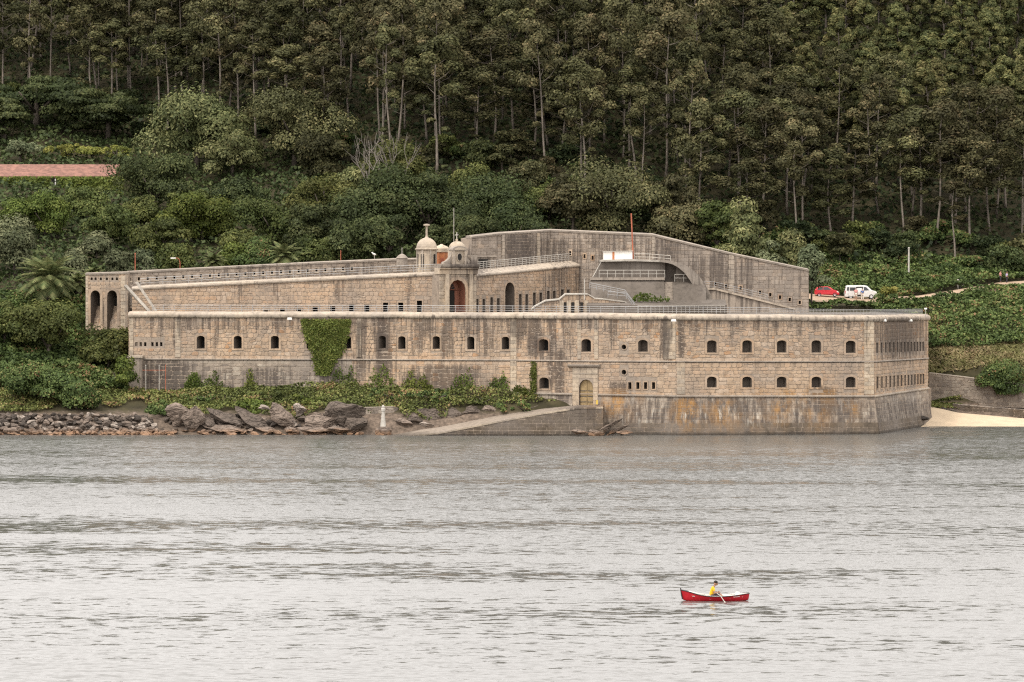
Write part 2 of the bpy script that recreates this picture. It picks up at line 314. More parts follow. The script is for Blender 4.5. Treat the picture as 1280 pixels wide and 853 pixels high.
# ------------------------------------------------------------------ ground, water, beach, road
PROF = {   # column (photo pixels) : (distance, z)
 -400: [(480, -4), (503, -.1), (505, 1.8), (520, 6), (540, 13.4), (560, 17.1), (600, 26.4), (640, 35.5), (665, 41.3), (700, 51), (760, 72), (900, 115), (1400, 190)],
 0: [(480, -4), (503, -.1), (505, 1.8), (520, 6), (540, 13.4), (560, 17.1), (600, 26.4), (640, 35.5), (665, 41.3), (700, 51), (760, 72), (900, 115), (1400, 190)],
 150: [(480, -4), (503.5, -.1), (506, 2.0), (518, 4.8), (528, 6.5), (536, 8), (550, 15), (560, 17.5), (600, 25.5), (640, 34), (665, 41), (700, 50), (760, 72), (900, 115), (1400, 190)],
 172: [(480, -4), (503.5, -.1), (506, 2.0), (519, 4.4), (525, 5.2), (530, 5), (548, 5), (560, 16.5), (600, 25), (640, 33), (665, 40), (700, 50), (760, 72), (900, 115), (1400, 190)],
 440: [(480, -4), (504, -.1), (506.5, 2.4), (514, 4.8), (519, 6.0), (524, 4.5), (553, 4.5), (563, 17), (600, 27), (640, 37.6), (680, 51.6), (730, 70), (900, 130), (1400, 200)],
 630: [(480, -4), (503, -.4), (505, .8), (508, 3.4), (512, 5.6), (517, 4.5), (556, 4.5), (567, 17), (600, 27), (620, 34.6), (680, 54.3), (720, 69.3), (900, 140), (1400, 200)],
 720: [(480, -4), (501, -3), (506, 2.5), (509, 4.6), (516, 4.5), (556, 4.5), (567, 17), (600, 25), (615, 31), (670, 52), (715, 69.3), (900, 140), (1400, 200)],
 760: [(480, -5), (503, -4), (512, -1), (520, 4), (556, 4.5), (567, 17), (600, 25), (612, 29), (665, 48), (712, 69.3), (900, 140), (1400, 200)],
 1080: [(480, -5), (508, -4), (520, 1), (550, 4.5), (558, 12), (566, 15.2), (573, 16.1), (583, 16.6), (592, 18.8), (605, 22.2), (650, 40), (712, 69), (900, 140), (1400, 200)],
 1165: [(480, -5), (520, -2), (531, -.05), (540, 1.9), (546.3, 2.6), (550.6, 2.7), (550.7, 6.4), (555, 9), (570, 15.2), (575, 16.3), (582, 16.8), (592, 19.2), (605, 22), (650, 38), (715, 69), (900, 140), (1400, 200)],
 1280: [(480, -5), (518, -2), (529.5, -.05), (538.5, .45), (540, 1.5), (541, 1.7), (547.1, 1.9), (547.2, 5.0), (551, 8.4), (570, 14.6), (579, 16.8), (585, 17.5), (594, 19.2), (605, 21), (650, 37), (715, 69), (900, 140), (1400, 200)],
 1700: [(480, -5), (518, -2), (529.5, -.05), (538.5, .45), (540, 1.5), (541, 1.7), (547.1, 1.9), (547.2, 5.0), (551, 8.4), (570, 14.6), (579, 16.8), (585, 17.5), (594, 19.2), (605, 21), (650, 37), (715, 69), (900, 140), (1400, 200)]}
_pk = sorted(PROF)
def ground_z(X, Y):
    X = np.asarray(X, float); Y = np.asarray(Y, float)
    px = np.clip(CX + F * X / Y, _pk[0], _pk[-1])
    Z = np.array([np.interp(Y, [d for d, _ in PROF[k]], [z for _, z in PROF[k]]) for k in _pk])
    i = np.clip(np.searchsorted(_pk, px) - 1, 0, len(_pk) - 2)
    a = np.array(_pk, float)[i]; b = np.array(_pk, float)[i + 1]; t = (px - a) / (b - a)
    idx = np.arange(Z.shape[1]) if Z.ndim == 2 else None
    Zf = Z.reshape(len(_pk), -1); ii = i.ravel(); r = np.arange(Zf.shape[1])
    z = Zf[ii, r] * (1 - t.ravel()) + Zf[ii + 1, r] * t.ravel()
    return z.reshape(X.shape)
def gz(X, Y): return float(ground_z(np.array([X]), np.array([Y]))[0])
def grid_mesh(name, xs, ys, zf, mat):
    XX, YY = np.meshgrid(xs, ys); ZZ = zf(XX, YY); nx, ny = len(xs), len(ys)
    V = np.stack([XX, YY, ZZ], -1).reshape(-1, 3)
    I = np.arange(nx * ny).reshape(ny, nx)
    Q = np.stack([I[:-1, :-1], I[:-1, 1:], I[1:, 1:], I[1:, :-1]], -1).reshape(-1, 4)
    me = bpy.data.meshes.new(name); me.vertices.add(len(V)); me.vertices.foreach_set('co', V.astype(np.float32).ravel())
    me.loops.add(Q.size); me.loops.foreach_set('vertex_index', Q.astype(np.int32).ravel())
    me.polygons.add(len(Q)); me.polygons.foreach_set('loop_start', np.arange(0, Q.size, 4, dtype=np.int32))
    me.materials.append(mat); me.update(calc_edges=True)
    me.polygons.foreach_set('use_smooth', np.ones(len(Q), dtype=bool)); return me
def ground_mat():
    m, n, out = new_mat('hillside_soil')
    pos = N(n, 'ShaderNodeNewGeometry').outputs['Position']
    c = ramp(n, noise(n, pos, 0.35, 6, 0.65), [(0.3, (0.030, 0.026, 0.017)), (0.5, (0.045, 0.040, 0.022)), (0.65, (0.065, 0.055, 0.03)), (0.8, (0.09, 0.068, 0.042))])
    sz = N(n, 'ShaderNodeSeparateXYZ'); n.links.new(pos, sz.inputs[0]); lo = math_(n, 'ADD', sz.outputs[2], noise(n, pos, .7, 4))
    c = mixc(n, ramp(n, math_(n, 'MULTIPLY', lo, .25), [(0.72, 1.0), (0.85, 0.0)]), c, ramp(n, noise(n, pos, 2.0, 6, .7), [(0.3, (0.05, 0.04, 0.032)), (0.6, (0.17, 0.13, 0.10)), (0.8, (0.25, 0.19, 0.14))]))
    b = N(n, 'ShaderNodeBsdfPrincipled', i_Roughness=0.95); b.inputs['Specular IOR Level'].default_value = 0.1
    n.links.new(c, b.inputs['Base Color']); n.links.new(b.outputs[0], out.inputs[0]); return m
ys = np.concatenate([np.arange(485, 620, 1.5), np.arange(620, 780, 4), np.arange(780, 1401, 31)])
xs = np.concatenate([np.arange(-420, -110, 15), np.arange(-110, 110, 1.6), np.arange(110, 421, 15)])
gm = grid_mesh('ground', xs, ys, lambda X, Y: ground_z(X, Y) + (vnoise(X / 3.1, Y / 3.1, 3) - .5) * 0.5 * (Y > 506) - 0.12, ground_mat())
tag(link(bpy.data.objects.new('ground', gm)), kind='structure')

def water_mat():
    m, n, out = new_mat('sea_water')
    pos = N(n, 'ShaderNodeNewGeometry').outputs['Position']
    def slope(scale, mul, detail=2):
        mp = N(n, 'ShaderNodeMapping'); mp.inputs['Scale'].default_value = mul; n.links.new(pos, mp.inputs[0])
        t = N(n, 'ShaderNodeTexNoise'); t.inputs['Scale'].default_value = scale; t.inputs['Detail'].default_value = detail; t.inputs['Roughness'].default_value = 0.6
        n.links.new(mp.outputs[0], t.inputs['Vector'])
        s = N(n, 'ShaderNodeVectorMath', operation='SUBTRACT'); n.links.new(t.outputs['Color'], s.inputs[0]); s.inputs[1].default_value = (.5, .5, .5); return s.outputs[0]
    def scale_(v, k):
        s = N(n, 'ShaderNodeVectorMath', operation='SCALE'); n.links.new(v, s.inputs[0])
        if isinstance(k, bpy.types.NodeSocket): n.links.new(k, s.inputs['Scale'])
        else: s.inputs['Scale'].default_value = k
        return s.outputs[0]
    def add(a, b):
        s = N(n, 'ShaderNodeVectorMath', operation='ADD'); n.links.new(a, s.inputs[0]); n.links.new(b, s.inputs[1]); return s.outputs[0]
    # wind patches: where the breeze drops, ripples calm down and the wooded hill mirrors darker
    patch = noise(n, pos, 1.0, 5, 0.6, (0.012, 0.06, 1))
    fine = noise(n, pos, 1.0, 4, 0.6, (0.03, 0.22, 1))
    p = math_(n, 'ADD', math_(n, 'MULTIPLY', patch, 0.75), math_(n, 'MULTIPLY', fine, 0.25))
    fleck = noise(n, pos, 1.0, 3, 0.65, (0.55, 0.9, 1)); p = math_(n, 'ADD', math_(n, 'MULTIPLY', fleck, 0.55), math_(n, 'MULTIPLY', p, 0.60))
    k = ramp(n, p, [(0.47, 0.03), (0.525, 0.45), (0.56, 1.0)])
    v = add(scale_(slope(0.9, (0.3, 1, 1)), 0.45), scale_(slope(4.2, (0.3, 1, 1), 3), 0.75))
    v = scale_(v, k)
    sx = N(n, 'ShaderNodeSeparateXYZ'); n.links.new(v, sx.inputs[0])
    cb = N(n, 'ShaderNodeCombineXYZ', i_2=1.0); n.links.new(sx.outputs[0], cb.inputs[0])
    # at this low angle only the faces of the ripples that lean towards the near shore are in view
    lean = math_(n, 'SUBTRACT', math_(n, 'MULTIPLY', math_(n, 'ABSOLUTE', sx.outputs[1]), -1.0), math_(n, 'MULTIPLY', k, 0.06)); n.links.new(lean, cb.inputs[1])
    nm = N(n, 'ShaderNodeVectorMath', operation='NORMALIZE'); n.links.new(cb.outputs[0], nm.inputs[0])
    b = N(n, 'ShaderNodeBsdfPrincipled', i_Roughness=0.13, i_IOR=1.33)
    b.inputs['Base Color'].default_value = (0.10, 0.098, 0.09, 1); b.inputs['Specular IOR Level'].default_value = 0.5
    n.links.new(nm.outputs[0], b.inputs['Normal']); n.links.new(b.outputs[0], out.inputs[0]); return m
wm = MB(); wm.add([(-1500, -600, 0), (1500, -600, 0), (1500, 575, 0), (-1500, 575, 0)], [(0, 1, 2, 3)])
tag(wm.build('water', water_mat()), kind='structure')

sm = MB()
bx = np.linspace(1140, 1420, 30); pts = []
for px in bx:
    for D in (526, 531, 535, 538.6 + max(0, 1195 - px) * .06):
        X = (px - CX) / F * D; pts.append((X, D, gz(X, D) + .2))
sm.add(pts, [(i * 4 + j, (i + 1) * 4 + j, (i + 1) * 4 + j + 1, i * 4 + j + 1) for i in range(len(bx) - 1) for j in range(3)])
tag(sm.build('beach', M['sand'], smooth=True), kind='structure')

rm = MB(); pts = []; rl = [(985, 575.5), (1030, 576.5), (1090, 577.5), (1150, 579.5), (1200, 583), (1250, 588), (1330, 592)]
for px, D in rl:
    for dd in ((-6.5, -2, 1.0, 2.8) if px < 1120 else (-3.6, -1.2, 1.0, 2.8)):
        X = (px - CX) / F * D; pts.append((X, D + dd, gz(X, D + dd) + .13))
rm.add(pts, [(i * 4 + j, (i + 1) * 4 + j, (i + 1) * 4 + j + 1, i * 4 + j + 1) for i in range(len(rl) - 1) for j in range(3)])
tag(rm.build('road', M['road'], smooth=True), kind='structure')

# ------------------------------------------------------------------ masonry panels
STREAKS = [  # dark stains on the walls (column, y0, y1, half width, strength), lichen and lime the same way
 (478, 398, 470, 9, 1.0), (450, 402, 470, 7, .8), (412, 440, 490, 20, .5), (545, 396, 430, 34, .38), (600, 396, 425, 30, .4), (668, 398, 444, 9, .9), (652, 398, 430, 10, .6), (690, 398, 474, 4, .9),
 (700, 440, 505, 6, .9), (832, 399, 449, 5, 1.1), (852, 399, 446, 3, 1.0), (765, 398, 425, 6, .5), (560, 398, 450, 10, .55), (522, 398, 440, 8, .6), (610, 398, 440, 12, .5), (585, 398, 430, 5, .6), (640, 398, 425, 6, .7), (710, 398, 440, 6, .5), (300, 398, 425, 5, .5), (270, 398, 440, 4, .4), (872, 398, 420, 10, .45), (915, 398, 430, 5, .45), (955, 398, 418, 14, .4), (1000, 398, 425, 6, .45), (1045, 398, 420, 12, .4), (700, 340, 390, 30, .35), (300, 352, 380, 6, .4), (420, 350, 378, 5, .5), (345, 352, 375, 4, .4), (510, 346, 372, 5, .5), (800, 398, 415, 20, .35), (200, 396, 420, 20, .3), (222, 396, 430, 5, .7), (345, 396, 418, 12, .5), (210, 452, 492, 30, .75),
 (330, 462, 492, 40, .5), (560, 458, 492, 45, .6), (620, 475, 500, 14, .8), (520, 470, 500, 14, .8), (775, 480, 505, 12, .7), (1126, 398, 448, 30, .7), (1030, 486, 520, 12, .9), (1050, 500, 530, 30, .5), (900, 500, 524, 130, .5),
 (770, 510, 530, 30, .5), (732, 508, 530, 14, 1.0), (860, 500, 525, 40, .35), (1130, 500, 525, 34, .35), (985, 505, 526, 70, .35), (420, 330, 350, 60, .25), (700, 300, 360, 16, .5), (655, 296, 330, 14, .8), (640, 296, 330, 12, .7), (760, 295, 330, 40, .3),
 (815, 330, 372, 3, .3), (830, 300, 330, 30, .4), (895, 320, 370, 40, .35), (170, 455, 490, 4, 1.1), (588, 330, 344, 30, .8), (330, 328, 345, 50, .35), (128, 385, 405, 8, .3), (750, 325, 350, 30, .25)]
LICHEN = [(862, 500, 532, 16, 1.0), (770, 496, 516, 18, .8), (905, 502, 530, 12, .9), (975, 503, 522, 9, 1.0), (1062, 503, 522, 8, .8), (1000, 489, 498, 60, .8), (930, 520, 533, 40, .35), (1020, 512, 530, 14, .6), (780, 490, 500, 20, .7)]
DRIPS = [(865, 516, 520, 18, 1.0), (900, 514, 520, 16, .9), (800, 514, 520, 22, .8), (940, 516, 520, 16, .9), (990, 516, 519, 25, .5), (1060, 518, 520, 4, .9), (1130, 495, 508, 34, .35)]
def _hit(lst, px, py):
    r = 0.0
    for c, y0, y1, hw, s in lst:
        dx = abs(px - c) / hw
        if dx < 2.0 and y0 - 6 < py < y1 + 16:
            k = s * max(0.0, min(1.0, (2.0 - dx) / 1.7)) ** 1.3 * max(0.0, min(1.0, (py - y0 + 6) / 8)) * max(0.0, min(1.0, (y1 + 16 - py) / 26)); r = max(r, k)
    return r
def wear(X, Y, Z):
    px, py = CX + F * X / Y, HY + F * (CZ - Z) / Y
    st = _hit(STREAKS, px, py)
    if 395 < py < 412 and Y < 540: st = max(st, .30)
    if Y < 545 and px > 748 and 499 < py < 530: st = max(st, .42 * min(1, (py - 499) / 5))
    return st, _hit(LICHEN, px, py), _hit(DRIPS, px, py)
class Panel:
    def __init__(s, a, b, zb, zt, batter=0.0):
        s.p0 = Vector((a[0], a[1])); s.p1 = Vector((b[0], b[1])); s.L = (s.p1 - s.p0).length
        s.d = (s.p1 - s.p0) / s.L; s.n = Vector((s.d.y, -s.d.x)); s.batter = batter
        s.zbk = zb if isinstance(zb, list) else [(0, zb), (s.L, zb)]; s.ztk = zt if isinstance(zt, list) else [(0, zt), (s.L, zt)]; s.op = []
    def zb(s, u): return float(np.interp(u, [k for k, _ in s.zbk], [z for _, z in s.zbk]))
    def zt(s, u): return float(np.interp(u, [k for k, _ in s.ztk], [z for _, z in s.ztk]))
    def u_at(s, px):
        k = (px - CX) / F; e = s.p1 - s.p0
        return (k * s.p0.y - s.p0.x) / (e.x - k * e.y) * s.L
    def D(s, u): return s.p0.y + s.d.y * u
    def pos(s, u, z, o=0.0):
        o += s.batter * (s.zt(u) - z); q = s.p0 + s.d * u + s.n * o
        return Vector((q.x, q.y, z))
    def opening(s, px, w, y0, y1, kind='arch'):
        u0, u1 = s.u_at(px - w / 2), s.u_at(px + w / 2); D = s.D((u0 + u1) / 2)
        o = dict(u0=u0, u1=u1, z0=zat(y1, D), z1=zat(y0, D), kind=kind); s.op.append(o); return o
    @staticmethod
    def outline(o, g=0.0, seg=6):
        u0, u1, z0, z1 = o['u0'] - g, o['u1'] + g, o['z0'] - g * .8, o['z1'] + g
        if o['kind'] == 'rect': return [(u0, z0), (u1, z0), (u1, z1), (u0, z1)]
        c = (u0 + u1) / 2; r = (u1 - u0) / 2
        if o['kind'] == 'round':
            zc = (z0 + z1) / 2; return [(c + r * math.cos(2 * math.pi * k / 12), zc + r * math.sin(2 * math.pi * k / 12)) for k in range(12)]
        rise = r if o['kind'] == 'full' else r * .55
        return [(u0, z0), (u1, z0)] + [(c + r * math.cos(math.pi * k / seg), z1 - rise + rise * math.sin(math.pi * k / seg)) for k in range(seg + 1)]
    def backing(s, name, mat, parent, ends=True, thick=1.9):
        mb = MB(); mb.wear = wear
        V = []; E = []
        def loop(pts):
            b = len(V); V.extend([Vector(p) for p in pts]); E.extend([(b + i, b + (i + 1) % len(pts)) for i in range(len(pts))])
        kb = sorted({0.0, s.L, *[k for k, _ in s.zbk]}); kt = sorted({0.0, s.L, *[k for k, _ in s.ztk]}, reverse=True)
        loop([(u, s.zb(u)) for u in kb] + [(u, s.zt(u)) for u in kt])
        holes = [s.outline(o) for o in s.op]
        for h in holes: loop(h)
        r = geometry.delaunay_2d_cdt(V, E, [], 0, 1e-5)
        def inside(p, poly):
            c = False
            for i in range(len(poly)):
                a, b = poly[i], poly[i - 1]
                if (a[1] > p.y) != (b[1] > p.y) and p.x < (b[0] - a[0]) * (p.y - a[1]) / (b[1] - a[1]) + a[0]: c = not c
            return c
        fs = []
        for f in r[2]:
            c = sum((r[0][i] for i in f), Vector((0, 0))) / len(f)
            if c.y > s.zt(c.x) + 1e-4 or c.y < s.zb(c.x) - 1e-4 or any(inside(c, h) for h in holes): continue
            fs.append(f)
        mb.add([s.pos(p.x, p.y, 0) for p in r[0]], fs, .5)
        if thick:       # top, back and ends, so that the wall is a body
            n = len(kt); T = [s.pos(u, s.zt(u), 0) for u in kt]; nb = Vector((s.n.x, s.n.y, 0)) * -thick
            Bk = [t + nb for t in T]; lo = [Vector((q.x, q.y, s.zb(0))) for q in Bk]
            mb.add(T + Bk + lo, [(i, i + 1, n + i + 1, n + i) for i in range(n - 1)] + [(n + i, n + i + 1, 2 * n + i + 1, 2 * n + i) for i in range(n - 1)], .5)
            for u in (0, s.L):
                a, b = s.pos(u, s.zb(u)), s.pos(u, s.zt(u)); mb.add([a, b, b + nb, a + nb], [(0, 1, 2, 3)], .5)
        return mb.build(name, mat, parent)
    def masonry(s, mat, parent, h=(.34, .6), w=(.42, .95), jit=.12, joint=.03, proud=(.02, .06), split=.22, margin=.3, top_ashlar=0, bottom_ashlar=0, tones=(0, 1), seed=1, chamfer=.2, name='masonry', base=0.0):
        R = random.Random(seed); mb = MB(); mb.wear = wear
        zlo = min(z for _, z in s.zbk); zhi = max(z for _, z in s.ztk)
        rows = []; z = zlo
        ash = []
        for _ in range(bottom_ashlar): rows.append((z, z + .5, True)); z += .5
        top = zhi - .5 * top_ashlar
        while z < top - .12:
            hh = R.uniform(*h)
            if top - (z + hh) < h[0] * .6: hh = top - z
            rows.append((z, z + hh, False)); z += hh
        for _ in range(top_ashlar): rows.append((z, z + .5, True)); z += .5
        ph = [R.uniform(0, 50) for _ in range(len(rows) + 1)]
        def wav(k, u, a): return (math.sin(u * 1.9 + ph[k]) + .7 * math.sin(u * 4.3 + ph[k] * 1.7)) * a * .5
        for k, (za, zb_, A) in enumerate(rows):
            ja = 0.02 if A else jit; ww = (.8, 1.5) if A else w
            blk = sorted([(o['u0'] - margin, o['u1'] + margin) for o in s.op if o['z0'] - margin < zb_ - .08 and o['z1'] + margin > za + .08])
            free = []; u = 0.0
            for a, b in blk:
                if a > u + .05: free.append((u, a))
                u = max(u, b)
            if u < s.L - .05: free.append((u, s.L))
            for a, b in free:
                cuts = [a]
                while cuts[-1] < b:
                    q = cuts[-1] + R.uniform(*ww)
                    if b - q < ww[0] * .7: q = b
                    cuts.append(q)
                sl = [0.0] + [R.uniform(-ja, ja) for _ in cuts[1:-1]] + [0.0]
                for i in range(len(cuts) - 1):
                    parts = [(za, zb_)]
                    if not A and R.random() < split and zb_ - za > .5:
                        zm = za + (zb_ - za) * R.uniform(.35, .65); parts = [(za, zm), (zm, zb_)]
                    for pa, pb in parts:
                        def cz(u, z, kk, first, last):
                            zz = z + (wav(kk, u, ja) if not first else 0)
                            return max(s.zb(u), min(s.zt(u), zz))
                        ka = k if pa == za else k; kb_ = k + 1
                        u0b, u1b, u1t, u0t = cuts[i] + sl[i], cuts[i + 1] + sl[i + 1], cuts[i + 1] - sl[i + 1], cuts[i] - sl[i]
                        c4 = [(u0b, cz(u0b, pa, ka, pa == zlo, 0)), (u1b, cz(u1b, pa, ka, pa == zlo, 0)), (u1t, cz(u1t, pb, kb_ if pb == zb_ else ka, pb == zhi, 0)), (u0t, cz(u0t, pb, kb_ if pb == zb_ else ka, pb == zhi, 0))]
                        if min(c4[3][1] - c4[0][1], c4[2][1] - c4[1][1]) < .1 or c4[1][0] - c4[0][0] < .12: continue
                        cu = sum(p[0] for p in c4) / 4; cv = sum(p[1] for p in c4) / 4
                        hw, hh = (c4[1][0] - c4[0][0]) / 2, (c4[3][1] - c4[0][1]) / 2
                        def ins(p, d):
                            return (cu + (p[0] - cu) * max(.3, 1 - d / max(hw, .05)), cv + (p[1] - cv) * max(.3, 1 - d / max(hh, .05)))
                        ch = .06 if A else chamfer
                        poly = []
                        for q in range(4):
                            p, a_, b__ = c4[q], c4[q - 1], c4[(q + 1) % 4]
                            e1 = ch * R.uniform(.5, 1.3); e2 = ch * R.uniform(.5, 1.3)
                            poly.append((p[0] + (a_[0] - p[0]) * e1, p[1] + (a_[1] - p[1]) * e1)); poly.append((p[0] + (b__[0] - p[0]) * e2, p[1] + (b__[1] - p[1]) * e2))
                        o1 = base + R.uniform(*proud) * (.6 if A else 1)
                        lo = [s.pos(*ins(p, joint * .5), base - .01) for p in poly]; hi = [s.pos(*ins(p, joint * .5 + .03), o1) for p in poly]
                        t = R.uniform(*tones) if not A else R.uniform(.78, .93)
                        mb.add(lo + hi, [tuple(range(8, 16))] + [(q, (q + 1) % 8, 8 + (q + 1) % 8, 8 + q) for q in range(8)], t)
        o = mb.build(name, mat, parent); o['kind'] = 'stuff'; return o
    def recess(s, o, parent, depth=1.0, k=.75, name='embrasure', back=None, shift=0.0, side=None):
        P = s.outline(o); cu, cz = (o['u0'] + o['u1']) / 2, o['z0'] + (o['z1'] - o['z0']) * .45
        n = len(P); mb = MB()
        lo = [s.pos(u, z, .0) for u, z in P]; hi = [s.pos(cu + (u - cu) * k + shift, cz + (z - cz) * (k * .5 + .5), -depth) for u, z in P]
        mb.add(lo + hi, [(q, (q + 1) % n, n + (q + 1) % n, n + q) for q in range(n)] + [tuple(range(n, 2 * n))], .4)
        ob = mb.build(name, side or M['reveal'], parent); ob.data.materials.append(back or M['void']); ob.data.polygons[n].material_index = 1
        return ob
    def surround(s, o, parent, g=.28, proud=.065, mat=None, name='window_surround'):
        A, B = s.outline(o), s.outline(o, g); n = len(A); mb = MB(); mb.wear = wear
        mb.add([s.pos(*p, -.05) for p in A] + [s.pos(*p, proud) for p in A] + [s.pos(*p, proud) for p in B] + [s.pos(*p, -.02) for p in B],
               [(r * n + q, r * n + (q + 1) % n, (r + 1) * n + (q + 1) % n, (r + 1) * n + q) for r in range(3) for q in range(n)], RNG.random())
        return mb.build(name, mat or M['rubble'], parent)
def sweep(pts, prof, closed=True):
    """pts: (x,y,z) line along a wall (left to right as the wall is seen); prof: (outward, up) loop"""
    mb = MB(); mb.wear = wear; n = len(prof); V = []
    for i, p in enumerate(pts):
        p = Vector(p); ds = []
        if i > 0: ds.append((p - Vector(pts[i - 1])).to_2d().normalized())
        if i < len(pts) - 1: ds.append((Vector(pts[i + 1]) - p).to_2d().normalized())
        nn = [Vector((d.y, -d.x)) for d in ds]; m = sum(nn, Vector((0, 0))).normalized(); k = 1 / max(.5, m.dot(nn[0]))
        for o, h in prof: V.append((p.x + m.x * o * k, p.y + m.y * o * k, p.z + h))
    fs = [(i * n + j, (i + 1) * n + j, (i + 1) * n + (j + 1) % n, i * n + (j + 1) % n) for i in range(len(pts) - 1) for j in range(n)]
    fs += [tuple(range(n)), tuple(range((len(pts) - 1) * n, len(pts) * n))[::-1]]
    mb.add(V, fs, .5); mb.tone = [RNG.random() for _ in range(len(pts) - 1) for t in [0] for _j in range(1)] and [tt for tt in [RNG.random() for _ in range(len(pts) - 1)] for _j in range(n)] + [.5, .5]; return mb
def refine(pts, step):
    out = [Vector(pts[0])]
    for a, b in zip(pts, pts[1:]):
        a, b = Vector(a), Vector(b); k = max(1, int((b - a).length / step))
        out += [a + (b - a) * (j / k) for j in range(1, k + 1)]
    return out
def pxprism(poly, D, depth, name, mat, parent, tone=.5, mb=None):
    """an outline measured in the photo, standing at distance D with its own thickness"""
    own = mb is None; mb = mb or MB(); mb.wear = wear
    mb.prism([at(x, y, D) for x, y in poly], (0, depth, 0), tone)
    return mb.build(name, mat, parent) if own else mb
def railing(pts, h, step, parent, nrails=3, r=.025, mat=None, pr=.03, name='railing'):
    mat = mat or M['rail']; pts = [Vector(p) for p in pts]
    mb = MB(); mb.tube([p + Vector((0, 0, h)) for p in pts], r * 1.3, 5, .5); top = mb.build(name, mat, parent)
    for k in range(1, nrails):
        m = MB(); m.tube([p + Vector((0, 0, h * k / nrails)) for p in pts], r, 4, .5); m.build('rail_bar', mat, top)
    pm = MB(); pm.tube([(0, 0, 0), (0, 0, h)], pr, 4, .5); me = pm.mesh('rail_post', mat); inv = world_of(top).inverted()
    for p in refine(pts, step):
        o = bpy.data.objects.new('rail_post', me); link(o, top); o.matrix_parent_inverse = inv; o.location = p
    return top

# ------------------------------------------------------------------ the fortress
fort = empty('fortress', (10, 530, 0))
tag(fort, 'long tan stone sea fortress with embrasures, upper terraces and domed turrets above the water', 'fortress')
FV = [(161, 525, 397), (440, 519, 397.5), (638, 512, 398.5), (748, 506, 399.3), (845, 502.5, 400), (1093, 506, 402), (1160, 535, 400.4)]   # column, distance, underside of the coping
CORD = [449, 449.5, 450.3, 451.5, 452, 452, 448]
LOWC = [None, None, 491.5, 493.5, 495.5, 495.5, 485.5]
XY = [((p - CX) / F * d, d) for p, d, _ in FV]
ZL = [zat(y, d) for _, d, y in FV]; ZC = [zat(y, FV[i][1]) for i, y in enumerate(CORD)]; ZP = [zat(y, FV[i][1]) if y else 4.9 for i, y in enumerate(LOWC)]
embU = {0: [(251, 10, 420, 436), (297.3, 10, 420, 436), (343.7, 10, 420, 436), (388, 9, 420, 436), (434.5, 9, 420, 436)],
        1: [(478, 9, 420, 436), (502.5, 9, 420.5, 436.5), (545.5, 9, 420.5, 436.5), (588.7, 9, 421, 437), (632, 9, 421, 437)],
        2: [(679.7, 12, 424, 439), (733, 12, 424, 440)], 3: [(803.8, 12, 425, 440)],
        4: [(889.7, 12, 425.5, 441), (933.8, 12, 425.5, 441), (977, 12, 425.5, 441), (1020.3, 12, 425.5, 441), (1063.3, 12, 426, 441.5)], 5: []}
embL = {2: [(680.3, 12, 472, 486)], 3: [], 4: [(889.7, 12, 471, 484.5), (933.8, 12, 471, 484.5), (977, 12, 471, 484.5), (1020.3, 12, 471, 484.5), (1063.3, 12, 471, 484.5)], 5: []}
loops = {0: [(170.5, 3, 428, 433, 'rect'), (176, 3, 428, 433, 'rect'), (181.5, 3, 428, 433, 'rect'), (190.5, 3, 428, 433, 'rect'), (196, 3, 428, 433, 'rect'), (201.5, 3, 428, 433, 'rect')], 3: [(780, 6, 431, 437, 'round')]}
loopsL = {3: [(780, 6, 462.5, 468.5, 'round'), (787.5, 4, 478, 486.5, 'rect'), (797.5, 4, 478, 486.5, 'rect'), (807, 4, 478, 486.5, 'rect'), (817, 4, 478, 486.5, 'rect')]}
fx = [1096.5, 1102, 1107.3, 1112.4, 1117.3, 1122.1, 1126.6, 1131, 1135.2, 1139.3, 1143.2, 1147, 1150.6, 1154]
loops[5] = [(x, 2.1, 428.5 - (x - 1095) * .02, 441.5 - (x - 1095) * .045, 'rect') for x in fx]
loopsL[5] = [(x, 2.1, 471 - (x - 1095) * .06, 486 - (x - 1095) * .10, 'rect') for x in fx]
